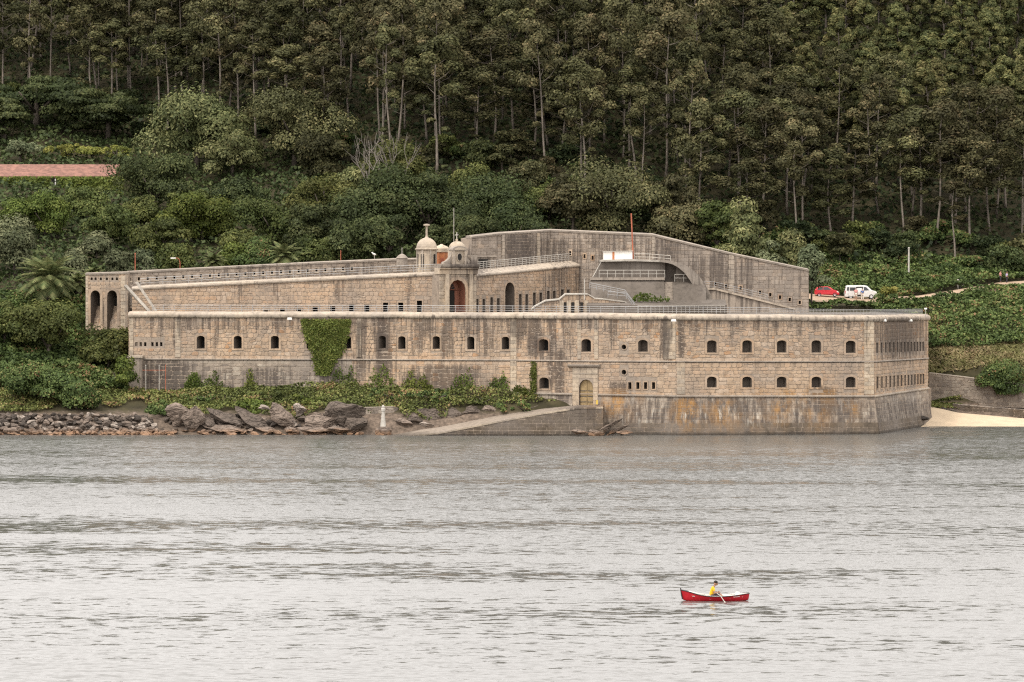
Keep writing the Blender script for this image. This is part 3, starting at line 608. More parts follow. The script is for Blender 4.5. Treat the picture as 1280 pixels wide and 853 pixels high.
for i in range(6):
    a, b = XY[i], XY[i + 1]; L = (Vector(b) - Vector(a)).length
    # upper storey
    P = Panel(a, b, [(0, ZC[i]), (L, ZC[i + 1])], [(0, ZL[i]), (L, ZL[i + 1])])
    big = [P.opening(*o) for o in embU.get(i, [])]; sml = [P.opening(*o) for o in loops.get(i, [])]
    wall = P.backing('battery_wall', M['mortar'], fort)
    P.masonry(M['rubble'], wall, seed=10 + i, top_ashlar=1, bottom_ashlar=1, margin=.28, h=(.34, .6) if i < 5 else (.4, .5), jit=.15 if i < 5 else .03)
    for o in big:
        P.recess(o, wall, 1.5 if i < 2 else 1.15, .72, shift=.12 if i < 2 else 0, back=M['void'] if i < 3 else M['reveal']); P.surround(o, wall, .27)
    for o in sml: P.recess(o, wall, .7, .8, 'loophole')
    for o in sml:
        if o['kind'] == 'round': P.surround(o, wall, .12)
    sweep([(*a, ZC[i]), (*b, ZC[i + 1])], [(-.05, -.12), (.13, -.1), (.17, -.02), (.12, .07), (-.05, .1)]).build('cordon', M['dark_coping'], wall)
    # lower storey
    if i < 2:
        P = Panel(a, b, 3.2, [(0, ZC[i] - .16), (L, ZC[i + 1] - .16)]); w2 = P.backing('base_wall', M['mortar'], fort)
        P.masonry(M['plinth'] if i == 0 else M['rubble'], w2, h=(.5, .6), w=(.8, 1.4), jit=.05, seed=30 + i, top_ashlar=1)
        continue
    P = Panel(a, b, [(0, ZP[i]), (L, ZP[i + 1])], [(0, ZC[i] - .16), (L, ZC[i + 1] - .16)])
    big = [P.opening(*o) for o in embL.get(i, [])]; sml = [P.opening(*o) for o in loopsL.get(i, [])]
    gate = None
    if i == 2: gate = P.opening(732.6, 19, 473, 507, 'full'); gate['z0'] = ZP[3] - .0 + .12
    wall = P.backing('casemate_wall', M['mortar'], fort)
    P.masonry(M['rubble'], wall, h=(.42, .56), w=(.55, 1.1), jit=.05 if i != 2 else .1, seed=40 + i, top_ashlar=0, tones=(.1, .95), margin=.26)
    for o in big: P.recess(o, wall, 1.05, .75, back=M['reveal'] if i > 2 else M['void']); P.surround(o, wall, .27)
    for o in sml: P.recess(o, wall, .7, .8, 'loophole')
    for o in sml: P.surround(o, wall, .14)
    ze = ZP[i + 1]
    if i == 2: t = P.u_at(716) / P.L; b = tuple(Vector(a).lerp(Vector(b), t)); ze = ZP[2] + (ZP[3] - ZP[2]) * t
    sweep([(*a, ZP[i]), (*b, ze)], [(-.05, -.16), (.16, -.14), (.22, -.02), (.18, .12), (-.05, .16)]).build('cordon', M['dark_coping'] if i < 5 else M['coping'], wall)
    zm = 1.45; dv = (Vector(b) - Vector(a)).normalized(); a0, b0 = a, b
    if i > 2: a = tuple(Vector(a) - dv * (.24 if i < 5 else 0))
    if 2 < i < 4: b = tuple(Vector(b) + dv * .24)
    L = (Vector(b) - Vector(a)).length
    P3 = Panel(a, b, zm, [(0, ZP[i] - .16), (L, ZP[i + 1] - .16)], batter=.14); w3 = P3.backing('plinth_wall', M['mortar'], fort, thick=0)
    P3.masonry(M['plinth'], w3, h=(.42, .5), w=(.8, 1.5), jit=.015, joint=.02, proud=(.015, .035), split=0, chamfer=.05, seed=60 + i)
    P4 = Panel(a, b, -1.4, [(0, ZP[i] - .16), (L, ZP[i + 1] - .16)], batter=.14); P4.ztk2 = P4.ztk
    o3 = (ZP[i] - .16 - zm) * .14 + .02
    P5 = Panel((a[0] + P3.n.x * o3, a[1] + P3.n.y * o3), (b[0] + P3.n.x * o3, b[1] + P3.n.y * o3), -1.4, zm + .02, batter=.14); w5 = P5.backing('tidal_wall', M['mortar'], fort, thick=0)
    P5.masonry(M['tidal'], w5, h=(.42, .5), w=(.8, 1.5), jit=.015, joint=.02, proud=(.015, .03), split=0, chamfer=.05, seed=70 + i)
    if i == 5:      # close the foot of the corner between the two battered faces
        mb = MB(); mb.wear = wear; zc_ = ZP[5] - .16; prev = Panel(XY[4], XY[5], 0, 1).n; cur = P3.n
        for (za, zb_, m) in ((zc_, zm, 'plinth'), (zm, -1.4, 'tidal')):
            mb = MB(); mb.wear = wear
            q = lambda n, z: Vector((XY[5][0] + n.x * (zc_ - z) * .14, XY[5][1] + n.y * (zc_ - z) * .14, z))
            mm = (prev + cur).normalized(); q2 = lambda z: Vector((XY[5][0] + mm.x * ((zc_ - z) * .14 + .03) * 1.12, XY[5][1] + mm.y * ((zc_ - z) * .14 + .03) * 1.12, z))
            mb.add([q(prev, za), q2(za), q(cur, za), q(prev, zb_), q2(zb_), q(cur, zb_)], [(0, 1, 4, 3), (1, 2, 5, 4)], .5); mb.build('corner_quoin', M[m], w3)
# pilasters of dressed stone
for px0, px1, seg, y0, y1, top in ((634, 646, 2, 399, 492, 0), (722, 726.5, 2, 400, 451, 0), (743, 748, 2, 400, 451, 0), (829, 851, 3, 400, 451, 0), (1080, 1092.6, 4, 401, 495, 0), (162, 167, 0, 398, 449, 0), (219, 226, 0, 398, 449, 0), (446, 452, 1, 398, 449, 0), (846, 856, 4, 453, 495, 0)):
    base = Panel(XY[seg], XY[seg + 1], 0, 1)
    u0, u1 = max(.02, base.u_at(px0)), min(base.L - .02, base.u_at(px1)); a = base.pos(u0, 0, .07); b = base.pos(u1, 0, .07); D = base.D(u0)
    P = Panel(a, b, zat(y1, D) + .2, zat(y0, D) - .02); w = P.backing('pilaster', M['mortar'], fort, thick=.15)
    P.masonry(M['ashlar'], w, h=(.42, .55), w=(.5, 1.0), jit=.0, joint=.02, proud=(.02, .04), split=0, chamfer=.05, seed=int(px0))
# sea gate
g0 = Panel(XY[2], XY[3], 0, 1); D = g0.D(g0.u_at(732))
a = g0.pos(g0.u_at(716), 0, .12); b = g0.pos(g0.u_at(748.2) if g0.u_at(748.2) < g0.L else g0.L - .02, 0, .12)
P = Panel(a, b, 1.0, zat(460, D)); gop = P.opening(732.6, 17.5, 474.5, 508, 'full'); gop['z0'] = zat(508, D)
gw = P.backing('gate_surround', M['mortar'], fort, thick=0)
P.masonry(M['ashlar'], gw, h=(.5, .6), w=(.7, 1.2), jit=0, joint=.02, proud=(.02, .04), split=0, chamfer=.04, margin=.02, tones=(.5, 1), seed=99)
P.recess(gop, gw, .5, 1.0, 'gate_reveal', M['void'])
dz0, dz1 = gop['z0'], gop['z1']; hw = (gop['u1'] - gop['u0']) / 2; uc = (gop['u0'] + gop['u1']) / 2
for sgn in (-1, 1):
    mb = MB(); k = 7; arc = [(uc + sgn * hw * .97 * math.sin(math.pi / 2 * j / k), dz1 - hw + hw * .97 * math.cos(math.pi / 2 * j / k)) for j in range(k + 1)]
    poly = [(uc + sgn * .03, dz0)] + [(max(uc + .03, u) if sgn > 0 else min(uc - .03, u), z) for u, z in arc] + [(uc + sgn * hw * .97, dz0)]
    mb.prism([P.pos(u, z, -.3) for u, z in poly], Vector((-P.n.x, -P.n.y, 0)) * .12, .5); dr = mb.build('door_leaf', M['door_wood'], gw)
    for z in (dz0 + .5, dz0 + 1.2, dz0 + 1.9):
        m2 = MB(); q = [P.pos(uc + sgn * .08, z, -.27), P.pos(uc + sgn * hw * .93, z, -.27), P.pos(uc + sgn * hw * .93, z + .09, -.27), P.pos(uc + sgn * .08, z + .09, -.27)]
        m2.prism(q, Vector((-P.n.x, -P.n.y, 0)) * .04, .5); m2.build('iron_strap', M['dark_metal'], dr)
a_, b_ = g0.pos(g0.u_at(711.5), zat(460, D), .0), g0.pos(g0.L - .02, zat(460, D), 0); b_ = b_ + Vector((.35, -.01, 0))
sweep([a_, b_], [(-.05, 0), (.3, .02), (.55, .2), (.6, .38), (-.05, .46)]).build('gate_hood', M['dark_coping'], fort)
sweep([g0.pos(g0.u_at(717), zat(468, D), .1), g0.pos(g0.L - .05, zat(468, D), .1)], [(0, 0), (.09, .02), (.09, .18), (0, .2)]).build('gate_moulding', M['ashlar'], fort)
pm = MB(); pm.box(at(746.2, 503, 505.2), (.22, .25, .55), tone=.5); pm.build('yellow_box', plain('yellow_paint', (.6, .42, .08), .6), fort)
# coping of the lower battery, its terrace and railing
line = [(x, y, z) for (x, y), z in zip(XY, ZL)]
fine = refine(line, 1.3); fine = [Vector((p.x, p.y, p.z + (RNG.uniform(-.035, .035) if 0 < q < len(fine) - 1 else 0))) for q, p in enumerate(fine)]
sweep(fine, [(-.05, -.05), (.2, -.02), (.32, .12), (.36, .32), (.3, .5), (.1, .68), (-.4, .78), (-1.3, .8), (-1.3, -.05)]).build('coping', M['coping'], fort, smooth=False)
tm = MB(); tm.wear = wear; back = [((p - CX) / F * 559, 559) for p, _, _ in FV]
for i in range(6):
    q = lambda k, f: (XY[k][0], XY[k][1], ZL[k] + .55) if f else (back[k][0], back[k][1], ZL[k] + .55)
    tm.add([q(i, 1), q(i + 1, 1), q(i + 1, 0), q(i, 0)], [(0, 1, 2, 3)], .3)
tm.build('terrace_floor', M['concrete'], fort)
def inset(pts, o):
    out = []
    for i, p in enumerate(pts):
        p = Vector(p); ds = []
        if i > 0: ds.append((p - Vector(pts[i - 1])).to_2d().normalized())
        if i < len(pts) - 1: ds.append((Vector(pts[i + 1]) - p).to_2d().normalized())
        m = sum([Vector((d.y, -d.x)) for d in ds], Vector((0, 0))).normalized(); out.append(Vector((p.x + m.x * o, p.y + m.y * o, p.z)))
    return out
ins = inset(line, -.75); ins[0] = ins[0].lerp(ins[1], .1)
def cut(pts, px):
    for a, b in zip(pts, pts[1:]):
        pa, pb = CX + F * a.x / a.y, CX + F * b.x / b.y
        if pa <= px <= pb: return a.lerp(b, (px - pa) / (pb - pa))
c1 = cut(ins, 962)
up = Vector((0, 0, .76))
railing([p + up for p in ins[:5]] + [c1 + up], .85, 1.5, fort)
railing([c1 + up] + [p + up for p in ins[5:]], .72, .42, fort, 4, .02, pr=.016)
# side walls that close the battery
for a, b, zt in (((XY[0][0] - .6, 552), XY[0], ZL[0]), (XY[6], (XY[6][0] - 1.0, 566), ZL[6])):
    P = Panel(a, b, -1, zt); w = P.backing('side_wall', M['mortar'], fort); P.masonry(M['rubble'], w, seed=int(abs(a[0])) + 5)
# battered foot of the far right side
P = Panel((XY[6][0] + .45, XY[6][1] + .3), (XY[6][0] - .2, 566), -1, ZP[6], .0); w = P.backing('plinth_wall', M['mortar'], fort, thick=.9); P.masonry(M['plinth'], w, h=(.42, .5), w=(.8, 1.4), jit=.02, seed=123)
# buttress at the left foot and the old gate frame beside it
pm = MB(); pm.wear = wear; c = at(169.5, 470, 523.2); pm.box((c.x, c.y, (zat(447, 523) + 3.5) / 2), (1.75, 2.4, zat(447, 523) - 3.5), tone=.4); pm.build('buttress', M['grey_ashlar'], fort)
pm = MB(); pm.wear = wear; pm.box((c.x, c.y - .05, zat(447, 523) + .1), (2.0, 2.7, .24), tone=.5); pm.build('buttress_cap', M['coping'], fort)
# ---- upper wall (second tier), left run
TA, TB = (165, 533), (551, 531)
a, b = at(TA[0], 0, TA[1]), at(TB[0], 0, TB[1])
P = Panel(a, b, 15.0, 16); P.ztk = [(P.u_at(p), zat(y, P.D(P.u_at(p)))) for p, y in ((165, 363), (187, 361), (360, 352.5), (470, 347.5), (551, 344))]; P.ztk[0] = (0, P.ztk[0][1]); P.ztk[-1] = (P.L, P.ztk[-1][1])
wins = [P.opening(*o, 'rect') for o in [(332, 6, 388, 391.5), (353, 6, 386, 391.5), (373.5, 6, 386, 391.5), (394, 6.5, 383.5, 391.5), (416, 6.5, 383, 391.5), (439.6, 6.5, 381, 391.5), (458.5, 6.5, 381, 391.5), (482, 6.5, 378.5, 391.5), (501, 6.5, 378.5, 391.5), (524.3, 6.5, 376, 391.5), (543, 6.5, 376.5, 391.5)]]
w = P.backing('upper_wall', M['mortar'], fort)
P.masonry(M['rubble'], w, h=(.38, .62), w=(.45, .95), jit=.1, seed=201, margin=.2, tones=(.15, .95))
for o in wins: P.recess(o, w, 1.2, .85, 'window_opening'); P.surround(o, w, .18)
upl = [P.pos(u, z) for u, z in P.ztk]
sweep(refine(upl, 3), [(-.05, -.12), (.2, -.08), (.28, .1), (.22, .3), (-.5, .5), (-.9, .5), (-.9, -.12)]).build('coping', M['coping'], w)
PL = P
rl_ = [cut(inset(upl, -.5), p) for p in (176, 187.5, 300, 400, 470, 548)]
railing([p + Vector((0, 0, .5)) for p in rl_], .95, 1.6, fort)
# right run
TC, TD = (592, 533.5), (738, 556)
a, b = at(TC[0], 0, TC[1]), at(TD[0], 0, TD[1])
P = Panel(a, b, 15.0, 16); P.ztk = [(P.u_at(p), zat(y, P.D(P.u_at(p)))) for p, y in ((592, 345.5), (640, 341), (690, 336), (738, 331.5))]; P.ztk[0] = (0, P.ztk[0][1]); P.ztk[-1] = (P.L, P.ztk[-1][1])
arch = P.opening(637, 12, 353, 391, 'full')
wins = [P.opening(x, 3.2, y0, 391, 'rect') for x, y0 in [(596.5, 374), (604.8, 374), (614.6, 372), (623, 373), (650.5, 368), (658.5, 368), (668, 366), (676, 366), (685.5, 364), (693, 364), (703, 362), (710.5, 362)]]
w = P.backing('upper_wall', M['mortar'], fort)
P.masonry(M['rubble'], w, h=(.36, .56), w=(.45, 1.0), jit=.09, seed=202, margin=.17, tones=(.15, .95))
for o in wins: P.recess(o, w, .9, .85, 'loophole')
P.recess(arch, w, 1.6, .95, 'arched_recess', M['reveal']); P.surround(arch, w, .3)
upr = [P.pos(u, z) for u, z in P.ztk]
sweep(refine(upr, 3), [(-.05, -.15), (.18, -.1), (.26, .05), (.2, .2), (-1.2, .75), (-1.6, .75), (-1.6, -.15)]).build('coping', M['coping'], w)
rr = inset(upr, -1.3)
railing([p + Vector((0, 0, .75)) for p in rr], 1.0, .8, fort, 4, .03, M['offwhite'], .035, name='lattice_balustrade')
# end face of the right run, where the concrete battery begins
P2 = Panel(b, (b.x + 2.5, b.y + 10), 15, zat(332, 556)); w = P2.backing('upper_wall', M['mortar'], fort); P2.masonry(M['rubble'], w, seed=203)
# upper terrace floors
for A, B_, dep in ((upl, None, 16), (upr, None, 14)):
    tm = MB(); tm.wear = wear
    for p, q in zip(A, A[1:]): tm.add([p + Vector((0, .5, .3)), q + Vector((0, .5, .3)), q + Vector((0, dep, .4)), p + Vector((0, dep, .4))], [(0, 1, 2, 3)], .4)
    tm.build('terrace_floor', M['concrete'], fort)
# ---- main gate
a, b = at(549, 0, 529.6), at(595.5, 0, 533.0)
P = Panel(a, b, 15, zat(343, 531)); go = P.opening(571.3, 20.5, 350, 391, 'full'); w = P.backing('gatehouse_front', M['mortar'], fort)
P.masonry(M['ashlar'], w, h=(.4, .55), w=(.6, 1.0), jit=.01, joint=.02, split=0, chamfer=.05, margin=.3, seed=301)
P.recess(go, w, 1.5, 1.0, 'gate_passage', M['red_wood'], side=M['red_wood']); P.surround(go, w, .5, .16)
c = (go['u0'] + go['u1']) / 2; hw = (go['u1'] - go['u0']) / 2; zsp = go['z1'] - hw
mb = MB(); q = [P.pos(c + s_ * hw * .78 - .05, z, -1.42) for s_, z in ((-1, 15), (.55, 15), (.55, zsp - .1), (-1, zsp - .1))]; mb.prism(q, (P.n.x * .06, P.n.y * .06, 0), .5); mb.build('dark_doorway', M['void'], w)
mb = MB(); n_ = 8; q = [P.pos(c - hw * .22 + hw * .62 * math.cos(math.pi * k / n_), zsp + .05 + hw * .7 * math.sin(math.pi * k / n_), -1.42) for k in range(n_ + 1)]; mb.prism(q, (P.n.x * .06, P.n.y * .06, 0), .5); fl = mb.build('fanlight', M['glass'], w)
for k in range(1, 6):
    m2 = MB(); an = math.pi * k / 6; m2.tube([P.pos(c - hw * .22, zsp + .08, -1.34), P.pos(c - hw * .22 + hw * .6 * math.cos(an), zsp + .05 + hw * .66 * math.sin(an), -1.34)], .03, 4, .5); m2.build('glazing_bar', M['red_wood'], fl)
m2 = MB(); m2.tube([P.pos(c - hw * .95, zsp, -1.3), P.pos(c + hw * .95, zsp, -1.3)], .07, 4, .5); m2.build('transom', M['red_wood'], fl)
for px in (557.5, 587):       # flanking pilasters
    u = P.u_at(px); mb = MB(); mb.wear = wear; q = P.pos(u, 0, .18); mb.box((q.x, q.y, (15 + zat(343, 531)) / 2), (.5, .5, zat(343, 531) - 15), math.atan2(P.d.y, P.d.x), .6); mb.build('pilaster', M['ashlar'], w)
gl = [P.pos(-.1, zat(343, 531), 0), P.pos(P.L + .1, zat(343, 531), 0)]
sweep(gl, [(-1, 0), (.2, 0), (.2, .55), (.42, .7), (.42, .82), (-1, .82)]).build('entablature', M['ashlar'], w)
sweep([p + Vector((0, 0, .82)) for p in gl], [(-1.2, 0), (.42, 0), (.62, .2), (.66, .5), (-1.2, .56)]).build('cornice', M['dark_coping'], w)
zt = zat(330, 531)
def gpos(px, py, o): u = P.u_at(px); return P.pos(u, zat(py, 531), o)
def gprism(poly, o0, thick, name, mat, parent=None):
    mb = MB(); mb.wear = wear; mb.prism([gpos(x, y, o0) for x, y in poly], Vector((-P.n.x, -P.n.y, 0)) * thick, .5); return mb.build(name, mat, parent or fort)
aed = gprism([(564.5, 331), (582, 331), (582, 311), (564.5, 311)], .1, 1.0, 'aedicule', M['ashlar'])
for x in (566, 580.5): gprism([(x - 1.3, 330.5), (x + 1.3, 330.5), (x + 1.3, 312.5), (x - 1.3, 312.5)], .28, .2, 'pilaster', M['coping'], aed)
gprism([(573.5 + 3.6 * math.cos(t), 321.5 + 5.6 * math.sin(t)) for t in [2 * math.pi * k / 14 for k in range(14)]], .2, .12, 'niche_frame', M['coping'], aed)
gprism([(573.5 + 2.5 * math.cos(t), 321.5 + 4.4 * math.sin(t)) for t in [2 * math.pi * k / 14 for k in range(14)]], .24, .08, 'niche', M['void'], aed)
gprism([(564, 313.5), (583, 313.5)] + [(573.5 + 9.5 * math.cos(t), 312.4 - 4.6 * math.sin(t)) for t in [math.pi * k / 10 for k in range(11)]], .34, 1.0, 'segmental_pediment', M['dark_coping'], aed)
gprism([(566.8, 312.6)] + [(573.5 - 6.6 * math.cos(t), 312.4 - 2.8 * math.sin(t)) for t in [math.pi * k / 8 for k in range(9)]], .40, .1, 'tympanum', M['ashlar'], aed)
gprism([(553.5, 331), (564.6, 331), (564.6, 315), (563.6, 319), (562, 323), (558.5, 326.4), (554.5, 328)], .05, .6, 'volute', M['dark_coping'])
gprism([(593.5, 331), (581.9, 331), (581.9, 315), (583, 319), (584.6, 323), (588, 326.4), (592, 328)], .05, .6, 'volute', M['dark_coping'])
gprism([(588, 331), (596.5, 331), (596, 319), (588.5, 319)], .1, .8, 'pedestal', M['dark_coping'])
def ctube(p0, p1, r, name, mat, parent=fort, n=6):
    mb = MB(); mb.tube([p0, p1], r, n, .5); return mb.build(name, mat, parent)
dm = MB(); dm.wear = wear; q = at(571.5, 312, 535); dm.lathe((q.x, q.y, q.z - 1.5), [(1.1, 0), (1.1, 1.5), (1.22, 1.52), (1.22, 1.66)] + [(1.13 * math.cos(t), 1.66 + .95 * math.sin(t)) for t in [math.pi / 2 * k / 7 for k in range(8)][:-1]] + [(.1, 2.62)], 16); dome = dm.build('bell_dome', M['ashlar'], fort, smooth=False)
ctube(at(571, 303, 535), at(571, 290.5, 535), .06, 'cross_shaft', M['offwhite'], dome); ctube(at(569, 294, 535), at(573, 294, 535), .06, 'cross_arm', M['offwhite'], dome)
ctube(at(571, 303, 535), at(571, 299, 535), .16, 'cross_base', M['ashlar'], dome)
ctube(at(567.3, 304, 536), at(567.3, 260, 536), .045, 'antenna', M['wood_pole'])
# sentry turret with dome
q = at(533.3, 337, 534.5); tm = MB(); tm.wear = wear; R_ = 1.36
tm.lathe((q.x, q.y, q.z - 1), [(R_, 0), (R_, zat(311.5, 534.5) - q.z + 1)], 8, .6, math.pi / 8); tur = tm.build('turret', M['ashlar'], fort)
zc0 = zat(312, 534.5); tm = MB(); tm.wear = wear; tm.lathe((q.x, q.y, zc0), [(R_ + .05, -.12), (R_ + .2, 0), (R_ + .2, .1), (R_ + .02, .16)] + [((R_ + .02) * math.cos(t), .16 + 1.42 * math.sin(t)) for t in [math.pi / 2 * k / 8 for k in range(1, 8)]] + [(.12, 1.6)], 16, .5); tm.build('dome', M['ashlar'], tur)
tm = MB(); z0 = zc0 + 1.55; tm.lathe((q.x, q.y, z0), [(.3, 0), (.17, .15), (.14, .3), (.13, 1.45), (.2, 1.56), (.42, 1.62), (.42, 1.8), (.12, 1.86)], 10, .5); tm.build('finial', M['ashlar'], tur)
for k, an in enumerate((-2.0, -.55, -2.75)):
    tm = MB(); cx_, cy_ = q.x + R_ * .93 * math.cos(an), q.y + R_ * .93 * math.sin(an); tm.box((cx_, cy_, zat(326, 534.5)), (.12, .46, 1.75), an, .5); tm.build('turret_slit', M['void'], tur)
for k in range(8):
    an = math.pi / 8 + k * math.pi / 4; tm = MB(); tm.wear = wear; tm.box((q.x + R_ * math.cos(an), q.y + R_ * math.sin(an), (q.z - 1 + zc0) / 2), (.14, .2, zc0 - q.z + 1), an, .8); tm.build('corner_rib', M['coping'], tur)
# orange lantern with pale cap between the two domes
q = at(552, 334, 538); lm = MB(); lm.lathe((q.x, q.y, q.z - 1), [(.95, 0), (.95, 3.0)], 8, .5, math.pi / 8); lan = lm.build('orange_lantern', M['orange'], fort)
lm = MB(); lm.lathe((q.x, q.y, q.z + 2.0), [(1.05, 0), (1.05, .5), (.8, .75), (.3, .95), (.1, 1.1)], 12, .5); lm.build('lantern_cap', M['ashlar'], lan)
lm = MB(); lm.box((q.x + .1, q.y - .9, q.z + .6), (.5, .1, 1.3), 0, .5); lm.build('lantern_opening', M['rust'], lan)
# little conical turret on the rear parapet
q = at(502.5, 328, 546); lm = MB(); lm.wear = wear; lm.lathe((q.x, q.y, q.z - .6), [(.75, 0), (.75, 1.1), (.85, 1.15), (.5, 1.55), (.12, 1.75)], 10, .4); ct = lm.build('small_turret', M['dark_coping'], fort); ctube(at(502.5, 321, 546), at(502.5, 310, 546), .05, 'spike', M['wood_pole'], ct)
# ---- rear parapet of the left terrace, with its arched end tower
a, b = at(160, 0, 541), at(532, 0, 549)
P = Panel(a, b, 15.5, 18); P.ztk = [(P.u_at(p), zat(y, P.D(P.u_at(p)))) for p, y in ((160, 342), (250, 337.5), (400, 330), (495, 326), (532, 325.5))]; P.ztk[0] = (0, P.ztk[0][1]); P.ztk[-1] = (P.L, P.ztk[-1][1])
lo = []
for k in range(26):
    x = 162.5 + k * 11.1; yt = float(np.interp(x, [160, 250, 400, 495], [342, 337.5, 330, 326])); lo.append(P.opening(x, 2.6, yt + 5.5, yt + 9.5, 'rect'))
w = P.backing('rear_parapet', M['mortar'], fort); P.masonry(M['grey_ashlar'], w, h=(.32, .46), w=(.5, 1.0), jit=.04, seed=401, margin=.1)
for o in lo: P.recess(o, w, .6, .9, 'loophole')
for o in lo:
    mb = MB(); mb.wear = wear; c_ = P.pos((o['u0'] + o['u1']) / 2, o['z0'] - .1, .05); mb.box(c_, (.62, .2, .2), math.atan2(P.d.y, P.d.x), .5); mb.build('loophole_sill', M['ashlar'], w)
sweep(refine([P.pos(u, z) for u, z in P.ztk], 3), [(-.05, -.02), (.14, 0), (.16, .22), (-.3, .34), (-.95, .34), (-.95, -.02)]).build('coping', M['dark_coping'], w)
a, b = at(107, 0, 543), at(160, 0, 540.5)
P = Panel(a, b, 12.2, [(0, zat(344, 543)), ((b - a).length, zat(342.5, 540.5))])
ar = [P.opening(119.5, 12, 363, 408, 'full'), P.opening(140.5, 12.5, 363, 408, 'full')]
lo = [P.opening(x, 2.6, 347, 350.5, 'arch') for x in (114.5, 119.5, 126, 133.5, 140.5, 146)]
for o in ar: o['z0'] = 12.25
w = P.backing('end_tower', M['mortar'], fort, thick=2.6); P.masonry(M['rubble'], w, h=(.34, .5), w=(.5, .95), jit=.06, seed=402, margin=.14, tones=(0, .7))
for o in ar:
    P.recess(o, w, 2.2, 1.0, 'arched_recess', M['void']); P.surround(o, w, .42, .1)
    mb = MB(); mb.wear = wear; W_ = (o['u1'] - o['u0']); nn = 6; V = []
    for j in range(nn + 1):      # sloping rubble fill inside the arch
        for k in range(5): V.append(P.pos(o['u0'] + W_ * (k / 4) * .98 + .01, 12.3 + (o['z1'] - 12.3) * .62 * j / nn, -.25 - 1.7 * j / nn + RNG.uniform(-.12, .12)))
    mb.add(V, [(j * 5 + k, j * 5 + k + 1, j * 5 + k + 6, j * 5 + k + 5) for j in range(nn) for k in range(4)], .6); mb.tone = [RNG.random() for _ in mb.tone]; mb.build('rubble_fill', M['rubble'], w)
for o in lo: P.recess(o, w, .6, .9, 'loophole')
sweep([P.pos(u, P.zt(u)) for u in (0, P.L)], [(-.05, 0), (.14, 0), (.16, .22), (-.3, .34), (-.95, .34), (-.95, 0)]).build('coping', M['dark_coping'], w)
for px0, px1 in ((107.3, 110.5), (151, 158)):
    a2, b2 = P.pos(P.u_at(px0), 0, .06), P.pos(P.u_at(px1), 0, .06); Q = Panel(a2, b2, 12.2, zat(345, 542)); w2 = Q.backing('pilaster', M['mortar'], fort, thick=.1); Q.masonry(M['ashlar'], w2, h=(.4, .5), w=(.4, .8), jit=0, joint=.02, split=0, chamfer=.05, seed=403)
Q = Panel((b.x - .02, b.y), (b.x + .3, b.y + 8), 12.2, zat(342.5, 540.5)); Q.backing('side_wall', M['mortar'], fort, thick=.35)
Q = Panel((a.x + .3, a.y + 9), (a.x, a.y), 12.2, zat(344, 543)); w2 = Q.backing('side_wall', M['mortar'], fort, thick=.35)
# white stair from the upper to the lower terrace
for (x0, y0, x1, y1, wd, D) in ((154.5, 356.5, 186.5, 391.5, 3.6, 527), (168.5, 352.5, 194.5, 391.5, 3.4, 530.5)):
    pxprism([(x0, y0), (x0 + wd, y0 - .3), (x1 + wd, y1), (x1, y1)], D, .45, 'stair_parapet', M['pale_concrete'], fort)
sm_ = MB(); sm_.mesh
for k in range(14):
    t = k / 13; mb = MB(); x = 158 + 32 * t; y = 358 + 33 * t; c_ = at(x, y, 528.9); mb.box((c_.x, c_.y, c_.z - .15), (.36, 3.0, .35), 0, .5); mb.build('stair_step', M['coping'], fort)
# ---- big rear wall on the right
BV = [(588, 545, 298), (627, 549, 293.5), (688, 556, 289.5), (815, 548, 295), (915, 551, 319), (1010.5, 554, 339)]
bw = []
for i in range(5):
    (x0, d0, y0), (x1, d1, y1) = BV[i], BV[i + 1]; a, b = at(x0, 0, d0), at(x1, 0, d1)
    P = Panel(a, b, 14.0, 20); P.ztk = [(0, zat(y0, d0)), (P.L, zat(y1, d1))]
    lo = []
    if i == 3: lo = [P.opening(x, 3, y, y + 4.2, 'rect') for x, y in ((894, 353), (907.5, 355.5))]
    if i == 4: lo = [P.opening(x, 3, y, y + 4.4, 'rect') for x, y in ((925.6, 358), (950, 363.5), (962.7, 366.5), (975, 369.5), (987, 372.5), (999.5, 376))]
    if i == 2: lo = [P.opening(x, 2.6, y, y + 5, 'rect') for x, y in ((713, 314), (731, 318), (741, 320))]
    w = P.backing('great_wall', M['mortar'], fort)
    P.masonry(M['grey_ashlar'], w, h=(.4, .58) if i < 4 else (.42, .6), w=(.7, 1.4), jit=.03, joint=.03, split=.08, chamfer=.1, seed=500 + i, margin=.16)
    for o in lo: P.recess(o, w, .7, .9, 'loophole'); P.surround(o, w, .15, .08)
    bw.append(P)
sweep([at(x, y, d) for x, d, y in BV], [(-.05, -.05), (.16, -.03), (.2, .2), (-.35, .36), (-.95, .36), (-.95, -.05)]).build('coping', M['dark_coping'], fort)
for x, hwid, i, y0, y1, mat in ((627.5, 3.2, 1, 293, 333, 'coping'), (672.5, 1.6, 1, 291, 335, 'ashlar'), (815.5, 3, 3, 294, 340, 'coping'), (914, 3.2, 3, 318.5, 373, 'coping')):
    P = bw[i]; u0, u1 = max(0.01, P.u_at(x - hwid)), P.u_at(x + hwid); D = P.D(u0); a2, b2 = P.pos(u0, 0, .12), P.pos(u1, 0, .12)
    mb = MB(); mb.wear = wear; k = 9
    for j in range(k):
        za, zb_ = zat(y1, D) + (zat(y0, D) - zat(y1, D)) * j / k, zat(y1, D) + (zat(y0, D) - zat(y1, D)) * (j + .94) / k
        m2 = MB(); m2.wear = wear; g = .05 if j % 2 else 0.0; m2.prism([P.pos(u0 - g, za, .14), P.pos(u1 + g, za, .14), P.pos(u1 + g, zb_, .14), P.pos(u0 - g, zb_, .14)], Vector((-P.n.x, -P.n.y, 0)) * .3, RNG.random())
        if j == 0: root = m2.build('pilaster', M[mat], fort)
        else: m2.build('pilaster_block', M[mat], root)
